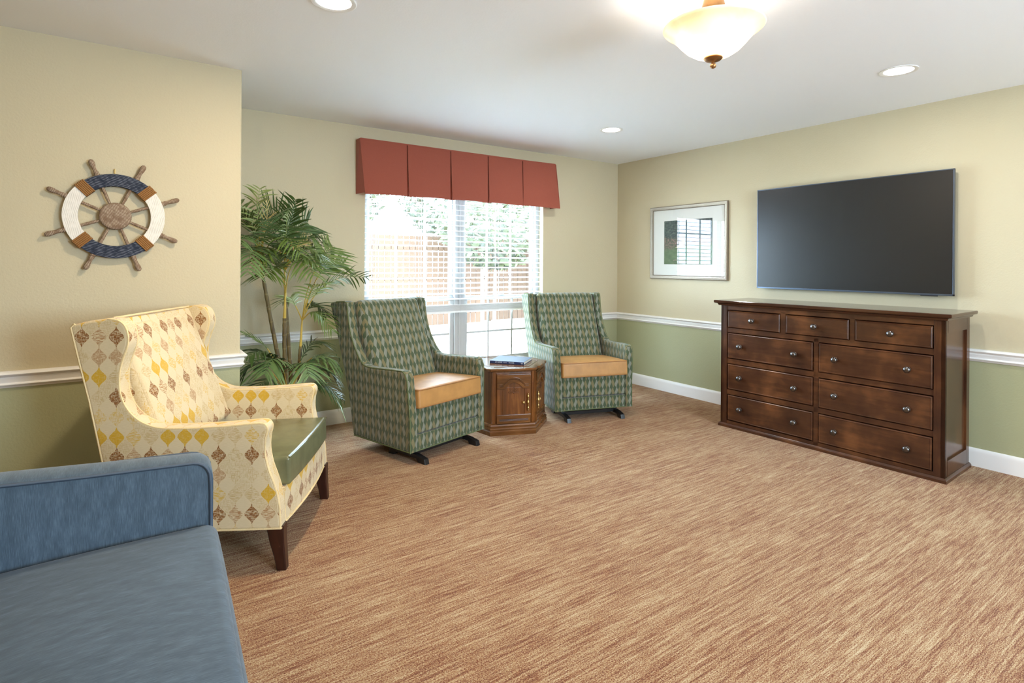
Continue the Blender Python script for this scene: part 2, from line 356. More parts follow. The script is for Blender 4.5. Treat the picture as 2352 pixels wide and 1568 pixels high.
# ------------------------------------------------------------------ mesh helper
class MB:
    def __init__(s): s.b = bmesh.new()
    def box(s, x0, x1, y0, y1, z0, z1, bev=0.0, seg=2, mat=None):
        r = bmesh.ops.create_cube(s.b, size=1)
        mt = Matrix.Translation(((x0+x1)/2, (y0+y1)/2, (z0+z1)/2)) @ Matrix.Diagonal((x1-x0, y1-y0, z1-z0, 1))
        bmesh.ops.transform(s.b, matrix=mt, verts=r['verts'])
        vs = r['verts']
        if bev > 0:
            es = list({e for v in vs for e in v.link_edges})
            rr = bmesh.ops.bevel(s.b, geom=es, offset=bev, segments=seg, affect='EDGES', profile=0.5)
            vs = list({v for f in rr['faces'] for v in f.verts} | {v for v in vs if v.is_valid})
        if mat is not None: bmesh.ops.transform(s.b, matrix=mat, verts=vs)
        return s
    def prism(s, pts, axis, a0, a1, bev=0.0, seg=3):
        """closed 2D outline extruded along axis 'x' (pts y,z), 'y' (pts x,z) or 'z' (pts x,y)"""
        def P(p, a): return {'x': (a, p[0], p[1]), 'y': (p[0], a, p[1]), 'z': (p[0], p[1], a)}[axis]
        v0 = [s.b.verts.new(P(p, a0)) for p in pts]; v1 = [s.b.verts.new(P(p, a1)) for p in pts]
        n = len(pts); fs = [s.b.faces.new(v0), s.b.faces.new(v1)]
        for i in range(n): fs.append(s.b.faces.new((v0[i], v0[(i+1) % n], v1[(i+1) % n], v1[i])))
        bmesh.ops.recalc_face_normals(s.b, faces=fs)
        if bev > 0:
            es = list(set(fs[0].edges) | set(fs[1].edges))
            bmesh.ops.bevel(s.b, geom=es, offset=bev, segments=seg, affect='EDGES', profile=0.5)
        return s
    def loft(s, rings, close=True, cap=True):
        """rings of equal length joined in order"""
        vv = [[s.b.verts.new(p) for p in r] for r in rings]; n = len(rings[0]); fs = []
        for a, b in zip(vv, vv[1:]):
            for i in range(n if close else n-1):
                fs.append(s.b.faces.new((a[i], a[(i+1) % n], b[(i+1) % n], b[i])))
        if cap and close: fs.append(s.b.faces.new(vv[0])); fs.append(s.b.faces.new(vv[-1]))
        bmesh.ops.recalc_face_normals(s.b, faces=fs)
        return s
    def tube(s, path, r, n=8, cap=True, closed=False):
        path = [Vector(p) for p in path]; m = len(path); rings = []
        up = Vector((0.013, 0.021, 1)); nrm = None
        for i in range(m):
            t = (path[(i+1) % m]-path[i-1]) if closed else (path[min(i+1, m-1)]-path[max(i-1, 0)])
            t.normalize()
            if nrm is None:
                nrm = t.orthogonal() if abs(t.dot(up)) > 0.98 else t.cross(up)
            nrm = (nrm - t*nrm.dot(t)).normalized(); bi = t.cross(nrm)
            rr = r(i/(m-1)) if callable(r) else r
            rings.append([path[i]+nrm*(rr*math.cos(2*PI*j/n))+bi*(rr*math.sin(2*PI*j/n)) for j in range(n)])
        if closed: rings.append(rings[0]); cap = False
        s.loft(rings, True, cap)
        if closed: bmesh.ops.remove_doubles(s.b, verts=s.b.verts[:], dist=1e-6)
        return s
    def lathe(s, prof, n=32, mat=None, cap=True):
        """profile (radius, z) spun about z"""
        rings = [[Vector((r*math.cos(2*PI*j/n), r*math.sin(2*PI*j/n), z)) for j in range(n)] for r, z in prof]
        if mat is not None: rings = [[mat @ p for p in ring] for ring in rings]
        return s.loft(rings, True, cap)
    def cyl(s, p0, p1, r0, r1=None, n=16):
        r1 = r0 if r1 is None else r1
        return s.tube([p0, p1], lambda t: r0+(r1-r0)*t, n)
    def cushion(s, hx, hy, hz, r, crown_t=0.0, crown_b=0.0, mat=None, nn=9, puff=0.0):
        """rounded, slightly domed pad; half sizes hx hy hz"""
        def ax(h):
            k = 5; inner = h-r
            l = [-h + r*(1-math.cos(PI/2*i/k)) for i in range(k)]
            m = [-inner + 2*inner*i/nn for i in range(nn+1)]
            return l + m + [-a for a in reversed(l)]
        A = [ax(hx), ax(hy), ax(hz)]; H = (hx, hy, hz); seen = {}
        def vert(p):
            q = Vector([max(-(H[i]-r), min(H[i]-r, p[i])) for i in range(3)]); d = Vector(p)-q
            if d.length > 1e-9: p2 = q + d.normalized()*r
            else: p2 = Vector(p)
            ux, uy, uz = p[0]/hx, p[1]/hy, p[2]/hz
            w_ = (1-ux*ux)*(1-uy*uy)
            p2.z += (crown_t*max(uz, 0) - crown_b*max(-uz, 0))*max(0, w_)**0.7
            if puff: p2.y += puff*uy*max(0, 1-uz*uz)*max(0, 1-ux*ux)**0.5
            key = tuple(round(c, 6) for c in p2)
            if key not in seen: seen[key] = s.b.verts.new((mat @ p2) if mat is not None else p2)
            return seen[key]
        fs = []
        for a in range(3):
            b, c = [(1, 2), (2, 0), (0, 1)][a]
            for sg in (-1, 1):
                for i in range(len(A[b])-1):
                    for j in range(len(A[c])-1):
                        q = []
                        for (ii, jj) in ((i, j), (i+1, j), (i+1, j+1), (i, j+1)):
                            p = [0, 0, 0]; p[a] = sg*H[a]; p[b] = A[b][ii]; p[c] = A[c][jj]
                            v = vert(p)
                            if v not in q: q.append(v)
                        if len(q) >= 3:
                            try: fs.append(s.b.faces.new(q))
                            except ValueError: pass
        bmesh.ops.recalc_face_normals(s.b, faces=fs)
        return s
    def sweep(s, path, prof, closed_prof=True):
        """profile (out, z) swept along a flat path with mitred corners; out = to the right of the direction of travel"""
        path = [Vector((p[0], p[1])) for p in path]; rings = []
        for i, p in enumerate(path):
            d0 = (p-path[i-1]).normalized() if i > 0 else None
            d1 = (path[i+1]-p).normalized() if i < len(path)-1 else None
            d0 = d0 or d1; d1 = d1 or d0
            n0 = Vector((d0.y, -d0.x)); n1 = Vector((d1.y, -d1.x)); b = (n0+n1); b = b/(b.dot(n0))
            rings.append([Vector((p.x+b.x*o, p.y+b.y*o, z)) for o, z in prof])
        return s.loft(rings, closed_prof, True)
    def xf(s, mat):
        bmesh.ops.transform(s.b, matrix=mat, verts=s.b.verts[:]); return s
    def build(s, name, material, parent=None, smooth=35, uv=None, uvflip=False):
        b = s.b
        if uv:
            L = b.loops.layers.uv.new('UVMap')
            for f in b.faces:
                n = f.normal if f.normal.length > 0 else Vector((0, 0, 1))
                f.normal_update(); n = f.normal
                ax, ay, az = abs(n.x), abs(n.y), abs(n.z)
                for l in f.loops:
                    c = l.vert.co
                    if az > max(ax, ay)*1.15: l[L].uv = (c.y, c.x) if uv == 'arm' else (c.x, c.y)
                    elif ax > ay: l[L].uv = (c.y+0.013, c.z)
                    else: l[L].uv = (c.x, c.z)
        me = bpy.data.meshes.new(name); b.to_mesh(me); b.free()
        if isinstance(material, (list, tuple)):
            for m_ in material: me.materials.append(m_)
        else: me.materials.append(material)
        if smooth:
            me.polygons.foreach_set('use_smooth', [True]*len(me.polygons))
            me.set_sharp_from_angle(angle=R(smooth))
        o = bpy.data.objects.new(name, me); COL.objects.link(o)
        if parent is not None: o.parent = parent
        if smooth:
            md = o.modifiers.new('wn', 'WEIGHTED_NORMAL'); md.keep_sharp = True
        return o
def spline(pts, n=6, closed=False):
    """Catmull-Rom through 2D/3D points"""
    P = [Vector(p) for p in pts]; out = []; m = len(P)
    for i in range(m if closed else m-1):
        p0 = P[(i-1) % m] if (closed or i > 0) else P[0]; p1 = P[i]; p2 = P[(i+1) % m]
        p3 = P[(i+2) % m] if (closed or i+2 < m) else P[-1]
        for k in range(n):
            t = k/n
            out.append(0.5*((2*p1)+(-p0+p2)*t+(2*p0-5*p1+4*p2-p3)*t*t+(-p0+3*p1-3*p2+p3)*t**3))
    if not closed: out.append(P[-1])
    return out
def fillet(pts, radii, n=5):
    """closed 2D outline with rounded corners"""
    out = []; m = len(pts)
    for i in range(m):
        p = Vector(pts[i]); a = Vector(pts[i-1]); c = Vector(pts[(i+1) % m]); r = radii[i]
        if r <= 0: out.append(tuple(p)); continue
        d0 = (a-p).normalized(); d1 = (c-p).normalized(); ang = d0.angle(d1); t = min(r/math.tan(ang/2), 0.49*min((a-p).length, (c-p).length))
        for k in range(n+1):
            u = k/n; q = (1-u)**2*(p+d0*t)+2*u*(1-u)*p+u*u*(p+d1*t); out.append(tuple(q))
    return out
def text_mesh(name, body, size, mat4, material, parent, extrude=0.0004):
    cu = bpy.data.curves.new(name+'_c', 'FONT'); cu.body = body; cu.size = size; cu.extrude = extrude
    cu.align_x = 'CENTER'; cu.align_y = 'CENTER'
    t = bpy.data.objects.new(name+'_c', cu); COL.objects.link(t)
    dg = bpy.context.evaluated_depsgraph_get(); me = bpy.data.meshes.new_from_object(t.evaluated_get(dg))
    bpy.data.objects.remove(t); bpy.data.curves.remove(cu)
    me.transform(mat4); me.materials.clear(); me.materials.append(material); me.name = name
    o = bpy.data.objects.new(name, me); COL.objects.link(o); o.parent = parent
    return o
def struct(o, label=None):
    o['kind'] = 'structure'
    if label: o['label'] = label
    return o

# ------------------------------------------------------------------ the room
TH = 0.16
WB = YB+TH                                   # outer face of window wall
struct(MB().box(XL-TH, XR+TH, YF-TH, WB, -0.12, 0.0).build('floor', M['carpet'], smooth=0))
struct(MB().box(XL-TH, XR+TH, YF-TH, WB, ZC, ZC+0.25).build('ceiling', M['ceiling'], smooth=0))
b = MB()
b.box(XC-0.2, WX0, YB, WB, 0, ZC).box(WX1, XR+TH, YB, WB, 0, ZC).box(WX0, WX1, YB, WB, 0, WZ0).box(WX0, WX1, YB, WB, WZ1, ZC)
struct(b.build('wall_back', M['wall'], smooth=0))
struct(MB().box(XR, XR+TH, YF-TH, YB, 0, ZC).build('wall_right', M['wall'], smooth=0))
b = MB()                                     # the ship-wheel wall: a block with a rounded corner
rr = 0.014; corner = [(XC-rr+rr*math.sin(a*PI/12), YS+rr-rr*math.cos(a*PI/12)) for a in range(7)]
b.prism([(XL-TH, YS)] + corner + [(XC, WB), (XL-TH, WB)], 'z', 0, ZC)
struct(b.build('wall_left', M['wall']))
b = MB()                                     # behind the camera, with an opening added to let in fill light
b.box(XL-TH, 1.5, YF-TH, YF, 0, ZC).box(3.1, XR+TH, YF-TH, YF, 0, ZC).box(1.5, 3.1, YF-TH, YF, 0, 0.9).box(1.5, 3.1, YF-TH, YF, 2.1, ZC)
struct(b.build('wall_front', M['wall'], smooth=0))
b = MB()
b.box(XL-TH, XL, YF, YS, 0, ZC)
struct(b.build('wall_side', M['wall'], smooth=0))

# chair rail and baseboard profiles: (out from the wall, height); path runs with the wall on its left
def rail_profile(z0=0.686, z1=0.767):
    h = z1-z0
    pts = [(0, 0), (0.006, 0), (0.010, 0.06), (0.012, 0.11), (0.018, 0.15), (0.021, 0.21), (0.018, 0.28), (0.013, 0.31), (0.015, 0.40), (0.018, 0.52),
           (0.020, 0.60), (0.017, 0.66), (0.019, 0.70), (0.030, 0.76), (0.034, 0.84), (0.030, 0.91), (0.022, 0.95), (0.016, 1.0), (0, 1.0)]
    return [(o, z0+t*h) for o, t in pts]
base_prof = [(0, 0), (0.014, 0), (0.014, 0.085), (0.012, 0.092), (0.013, 0.098), (0.009, 0.112), (0.004, 0.118), (0, 0.118)]
struct(MB().sweep([(XL, YS), (XC, YS), (XC, YB), (WX0, YB)], rail_profile()).build('trim_1', M['trim'], smooth=50), 'white moulded chair rail along the ship wheel wall and round its corner')
struct(MB().sweep([(WX1, YB), (XR, YB), (XR, YF)], rail_profile()).build('trim_2', M['trim'], smooth=50), 'white moulded chair rail from the window along the right wall')
struct(MB().sweep([(XL, YS), (XC, YS), (XC, YB)], base_prof).build('baseboard_left', M['trim'], smooth=50))
struct(MB().sweep([(XC, YB), (XR, YB)], base_prof).build('baseboard_back', M['trim'], smooth=50))
struct(MB().sweep([(XR, YB), (XR, YF)], base_prof).build('baseboard_right', M['trim'], smooth=50))

# ------------------------------------------------------------------ the window: two double-hung units with grids
WY = 4.625
win = empty('window_1', ((WX0+WX1)/2, WY, WZ0)); struct(win, 'white double window with grids behind the blinds')
def wchild(mb, name, mat, smooth=30):
    o = mb.xf(Matrix.Translation((-(WX0+WX1)/2, -WY, -WZ0))).build(name, mat, win, smooth); return o
MX0, MX1 = 2.525, 2.632
wchild(MB().box(WX0, WX0+0.045, WY-0.03, WY+0.05, WZ0, WZ1, .004).box(WX1-0.045, WX1, WY-0.03, WY+0.05, WZ0, WZ1, .004)
       .box(WX0, WX1, WY-0.03, WY+0.05, WZ0, WZ0+0.05, .004).box(WX0, WX1, WY-0.03, WY+0.05, WZ1-0.05, WZ1, .004), 'window_frame', M['vinyl'])
wchild(MB().box(MX0, MX1, WY-0.04, WY+0.05, WZ0, WZ1, .006).box(MX0+.04, MX1-.04, WY-0.05, WY-0.03, WZ0, WZ1, .003), 'mullion', M['vinyl'])
for x0, x1 in ((WX0+0.045, MX0), (MX1, WX1-0.045)):
    zm = 0.978
    lo = MB().box(x0, x0+.04, WY-.022, WY+.006, WZ0+.05, zm+.018, .003).box(x1-.04, x1, WY-.022, WY+.006, WZ0+.05, zm+.018, .003)
    lo.box(x0, x1, WY-.022, WY+.006, WZ0+.05, WZ0+.10, .003).box(x0, x1, WY-.026, WY+.008, zm-.022, zm+.018, .003)
    wchild(lo, 'sash', M['vinyl'])
    hi = MB().box(x0, x0+.035, WY+.010, WY+.036, zm, WZ1-.05, .003).box(x1-.035, x1, WY+.010, WY+.036, zm, WZ1-.05, .003)
    hi.box(x0, x1, WY+.010, WY+.036, zm-.018, zm+.02, .003).box(x0, x1, WY+.010, WY+.036, WZ1-.09, WZ1-.05, .003)
    wchild(hi, 'sash', M['vinyl'])
    g = MB(); dx = (x1-x0)/3
    for k in (1, 2):
        xx = x0+dx*k
        g.box(xx-.009, xx+.009, WY-.016, WY-.004, WZ0+.1, zm-.02).box(xx-.009, xx+.009, WY+.014, WY+.026, zm+.02, WZ1-.09)
    g.box(x0+.03, x1-.03, WY-.015, WY-.005, .638, .656).box(x0+.03, x1-.03, WY+.015, WY+.025, 1.703, 1.721)
    wchild(g, 'grid', M['vinyl'])
    wchild(MB().box(x0+.03, x1-.03, WY-.010, WY-.008, WZ0+.09, zm-.01), 'pane', M['glass'], 0)
    wchild(MB().box(x0+.03, x1-.03, WY+.020, WY+.022, zm+.01, WZ1-.08), 'pane', M['glass'], 0)
    wchild(MB().box((x0+x1)/2-.03, (x0+x1)/2+.03, WY-.04, WY-.02, zm+.016, zm+.03, .004), 'sash_lock', M['vinyl'])
struct(MB().box(WX0-.03, WX1+.03, YB-.03, WY-.03, WZ0-.025, WZ0, .004).build('trim_3', M['trim']), 'white window sill')

# ------------------------------------------------------------------ blinds
BY = 4.565
bl = empty('venetian_blind', ((WX0+WX1)/2, BY, 0.85))
tag(bl, 'white wide-slat blind lowered most of the way over the window', 'blind')
def bchild(mb, name, mat, smooth=40, **k): return mb.xf(Matrix.Translation((-(WX0+WX1)/2, -BY, -0.85))).build(name, mat, bl, smooth)
bx0, bx1 = WX0+.006, WX1-.006
bchild(MB().box(bx0, bx1, BY-.03, BY+.03, 2.0, 2.055, .003), 'headrail', M['slat'])
sl = MB(); zs = 1.995; i = 0
while zs > 0.965:
    tilt = R(11); cw = 0.025; pts = []
    for j in range(5):
        u = -1+j*0.5; pts.append((BY+cw*u*math.cos(tilt), zs+cw*u*math.sin(tilt)*1.0+0.0022*(1-u*u)))
    th = 0.0024
    sl.prism(pts+[(y, z-th) for y, z in reversed(pts)], 'x', bx0, bx1); zs -= 0.0485
bchild(sl, 'slats', M['slat'], 50)
st = MB()
for k in range(9): st.box(bx0, bx1, BY-.025, BY+.025, .868+.0062*k, .8712+.0062*k, 0)
bchild(st, 'stacked_slats', M['slat'], 0)
bchild(MB().box(bx0, bx1, BY-.026, BY+.026, .848, .867, .004), 'bottom_rail', M['slat'])
cd = MB()
for x in (1.76, 2.16, 2.56, 2.98, 3.39):
    for dy in (-.027, .027): cd.tube([(x, BY+dy, 2.0), (x, BY+dy, .855)], .0011, 5)
bchild(cd, 'ladder_cord', M['cord'])
bchild(MB().tube([(WX0+.07, BY-.036, 2.0), (WX0+.072, BY-.036, 1.0)], .0012, 5).tube([(WX0+.085, BY-.036, 2.0), (WX0+.083, BY-.036, 1.0)], .0012, 5)
       .lathe([(.001, 1.0), (.006, .995), (.008, .97), (.006, .955), (.001, .95)], 10, Matrix.Translation((WX0+.0775, BY-.036, 0))), 'pull_cord', M['cord'])
bchild(MB().tube([(WX1-.035, BY-.036, 2.0), (WX1-.03, BY-.040, 1.33)], .004, 8).lathe([(.004, 1.335), (.007, 1.325), (.006, 1.29), (.001, 1.285)], 10, Matrix.Translation((WX1-.03, BY-.040, 0))), 'tilt_wand', M['cord'])

# ------------------------------------------------------------------ valance: five box-pleated panels with returns
va = empty('window_valance', (2.6, YB-.002, 1.875)); tag(va, 'rust red box-pleated valance across the top of the window', 'valance')
VX = [1.557, 1.969, 2.388, 2.785, 3.183, 3.602]; ZT, ZB_ = 2.322, 1.872
def vchild(mb, name, mat, smooth=40): return mb.xf(Matrix.Translation((-2.6, -(YB-.002), -1.875))).build(name, mat, va, smooth)
random.seed(3)
for k in range(5):
    x0, x1 = VX[k], VX[k+1]; nx, nz = 14, 12; rows = []
    e0 = 0.010 if k else 0.034; e1 = 0.010 if k < 4 else 0.038
    for j in range(nz+1):
        t = j/nz; z = ZT+(ZB_-ZT)*t; row = []
        for i2 in range(nx+1):
            u = i2/nx; g = t**1.2
            x = x0+.005+(x1-x0-.010)*u + (u-0.5)*2*(-.004 if 0 < k < 4 else 0)*g
            if k == 0 and u < .5: x += e0*g*(1-2*u)
            if k == 4 and u > .5: x += e1*g*(2*u-1)
            y = YB-.098-.030*g*(1-0.25*(2*u-1)**2) - .010*math.sin(3.1*u+1.3*k)*g*t - .007*math.sin(PI*u)*math.sin(2.2*t)
            zz = z - .006*g*math.cos(2.4*u+k) + (0.004*u if k == 4 else 0)
            row.append(Vector((x, y, zz)))
        rows.append(row)
    m = MB(); m.loft(rows, False, False)
    m.loft([[p+Vector((0, .005, 0)) for p in r] for r in rows], False, False)
    m.loft([rows[-1], [p+Vector((0, .005, 0)) for p in rows[-1]]], False, False)
    for ii in (0, -1): m.loft([[r[ii] for r in rows], [r[ii]+Vector((0, .012, 0)) for r in rows]], False, False)
    vchild(m, 'pleat_panel', M['valance'], 60)
    if k: # the underlay behind a pleat
        vchild(MB().box(x0-.05, x0+.05, YB-.086, YB-.082, ZB_+.004, ZT-.004), 'pleat_underlay', M['valance'], 0)
for s_, x in ((-1, VX[0]), (1, VX[-1])):
    fx = x-s_*(-.002); bx_ = VX[0]+.036 if s_ < 0 else VX[-1]+.036
    q = [Vector((x, YB-.003, ZB_+.002)), Vector((x, YB-.003, ZT-.002)), Vector((x, YB-.096, ZT-.002)), Vector((bx_, YB-.121, ZB_+.006))]
    m = MB().loft([q, [p+Vector((.005, 0, 0)) for p in q]])
    vchild(m, 'return_panel', M['valance'], 0)
vchild(MB().box(VX[0]+.004, VX[-1]-.004, YB-.1, YB-.003, ZT-.012, ZT, .001), 'mounting_board', M['valance'], 0)
# ------------------------------------------------------------------ green glider armchairs
def outline_tube(mb, pts2, x, r, n=6):
    mb.tube([(x, p[0], p[1]) for p in pts2], r, n)
def make_green_chair(name):
    """local: x across, y towards the back (front edge y=0), z up"""
    root = empty(name)
    W, t = 0.355, 0.066
    front = [(0.0, 0.09), (0.004, 0.30), (0.014, 0.50)]
    fr_arc = [(0.018, 0.560), (0.034, 0.594), (0.062, 0.611)]
    wing = spline([(0.062, 0.611), (0.20, 0.606), (0.38, 0.597), (0.462, 0.604), (0.512, 0.640), (0.560, 0.700), (0.600, 0.765), (0.632, 0.84), (0.652, 0.92), (0.664, 0.995)], 4)
    top = [(0.672, 1.022), (0.70, 1.030), (0.80, 1.024), (0.872, 1.014)]
    back = [(0.884, 0.996), (0.808, 0.82), (0.728, 0.60), (0.67, 0.375), (0.615, 0.10), (0.608, 0.09)]
    side = front + fr_arc + [tuple(p) for p in wing[1:]] + top + back
    for s in (-1, 1):
        a, b_ = (-W, -W+t) if s < 0 else (W-t, W)
        m = MB().prism(side, 'x', a, b_, 0.016, 4)
        for v in m.b.verts:                                  # arms flare outwards a little at the top, fuller roll on the inside
            z = v.co.z; y = v.co.y
            k = max(0, min(1, (z-0.30)/0.30)); k = k*k*(3-2*k)
            f = 1
            v.co.x += s*0.016*k*f
        m.build('arm_panel', M['green_fabric'], root, 60, uv='arm')
        c = MB(); xo = s*(W-0.004)
        pts = [(p[0]+.002, p[1]) for p in side[:len(front)+len(fr_arc)+len(wing)-1+3]]
        path = []
        for y, z in pts:
            k = max(0, min(1, (z-0.30)/0.30)); k = k*k*(3-2*k); f = 1
            path.append((xo+s*0.016*k*f, y+0.004, z-0.004))
        c.tube(path, 0.0045, 6); c.build('piping', M['green_piping'], root, 60)
    # leaning back shell between the wings
    bk = [(0.50, 0.20), (0.60, 0.60), (0.700, 0.995), (0.715, 1.018), (0.84, 1.008), (0.866, 0.99), (0.80, 0.82), (0.728, 0.60), (0.67, 0.375), (0.612, 0.09), (0.52, 0.09)]
    MB().prism(bk, 'x', -W+t-.01, W-t+.01, 0.008, 2).build('back_shell', M['green_fabric'], root, 50, uv='x')
    # back cushion
    ang = R(22.5); Mx = Matrix.Translation((0, 0.592, 0.716)) @ Matrix.Rotation(-ang, 4, 'X')
    m = MB().cushion(W-t-.002, 0.060, 0.330, 0.045, 0.004, 0, Mx, 12, 0.026)
    m.build('back_cushion', M['green_fabric'], root, 70, uv='x')
    c = MB(); hx, hz = W-t-.012, 0.280
    lp = fillet([(-hx, -hz), (hx, -hz), (hx, hz), (-hx, hz)], [.03]*4, 4)
    # front apron and lower band with a tuck between
    MB().box(-W+t-.004, W-t+.004, 0.010, 0.12, 0.196, 0.375, .014, 3).build('front_apron', M['green_fabric'], root, 60, uv='x')
    MB().box(-W+t-.004, W-t+.004, 0.008, 0.12, 0.090, 0.192, .008, 3).build('front_band', M['green_fabric'], root, 60, uv='x')
    MB().box(-W+t-.004, W-t+.004, 0.10, 0.60, 0.10, 0.36).build('seat_deck', M['black_metal'], root, 0)
    # seat cushion of tan leather with welted edges
    m = MB().cushion(0.300, 0.255, 0.062, 0.016, 0.016, 0.006, Matrix.Translation((0.0, 0.238, 0.412)) @ Matrix.Rotation(R(-3.5), 4, 'X'), 8)
    cu = m.build('seat_cushion', M['tan_leather'], root, 55)
    for dz in (0.056, -0.056):
        lp = fillet([(-.298, -.254), (.298, -.254), (.298, .254), (-.298, .254)], [.02]*4, 4)
        rm = Matrix.Translation((0.0, 0.238, 0.412)) @ Matrix.Rotation(R(-3.5), 4, 'X')
        MB().tube([rm @ Vector((p[0], p[1], dz)) for p in lp], .0042, 6, closed=True).build('welt', M['tan_welt'], cu, 60)
    # hem cord round the bottom
    MB().tube([(-W, .60, .092), (-W+.002, .004, .092), (W-.002, .004, .092), (W, .60, .092)], .004, 6).build('hem_cord', M['green_piping'], root, 60)
    # black glider base: two runners whose ends show at the front
    gb = MB()
    for s in (-1, 1):
        x = s*0.245
        gb.prism([(-.040, 0), (.03, 0), (.05, .022), (.26, .022), (.28, 0), (.33, 0), (.33, .03), (.28, .05), (.05, .05), (-.030, .034)], 'x', x-.019, x+.019, .004, 2)
        gb.box(x-.012, x+.012, .10, .16, .04, .11).box(x-.012, x+.012, .22, .28, .04, .11)
    gb.box(-.245, .245, .10, .15, .03, .055).box(-.245, .245, .24, .28, .03, .055)
    base = gb.build('glider_base', M['black_metal'], root, 40)
    return root
gc = make_green_chair('glider_armchair')
def put_chair(o, fl, frr):
    a = math.atan2(frr[1]-fl[1], frr[0]-fl[0])
    o.location = ((fl[0]+frr[0])/2, (fl[1]+frr[1])/2, 0); o.rotation_euler = (0, 0, a)
gc2 = copy_tree(gc)
put_chair(gc, (1.494, 3.285), (2.179, 3.486))
put_chair(gc2, (2.905, 3.556), (3.581, 3.341))
tag(gc, 'green leaf-patterned glider armchair with tan seat, beside the palm', 'armchair', 'green glider armchairs flanking the octagonal side table')
tag(gc2, 'green leaf-patterned glider armchair with tan seat, right of the wooden side table near the corner', 'armchair', 'green glider armchairs flanking the octagonal side table')
gc['group'] = gc2['group'] = 'green glider armchairs on either side of the wooden table'

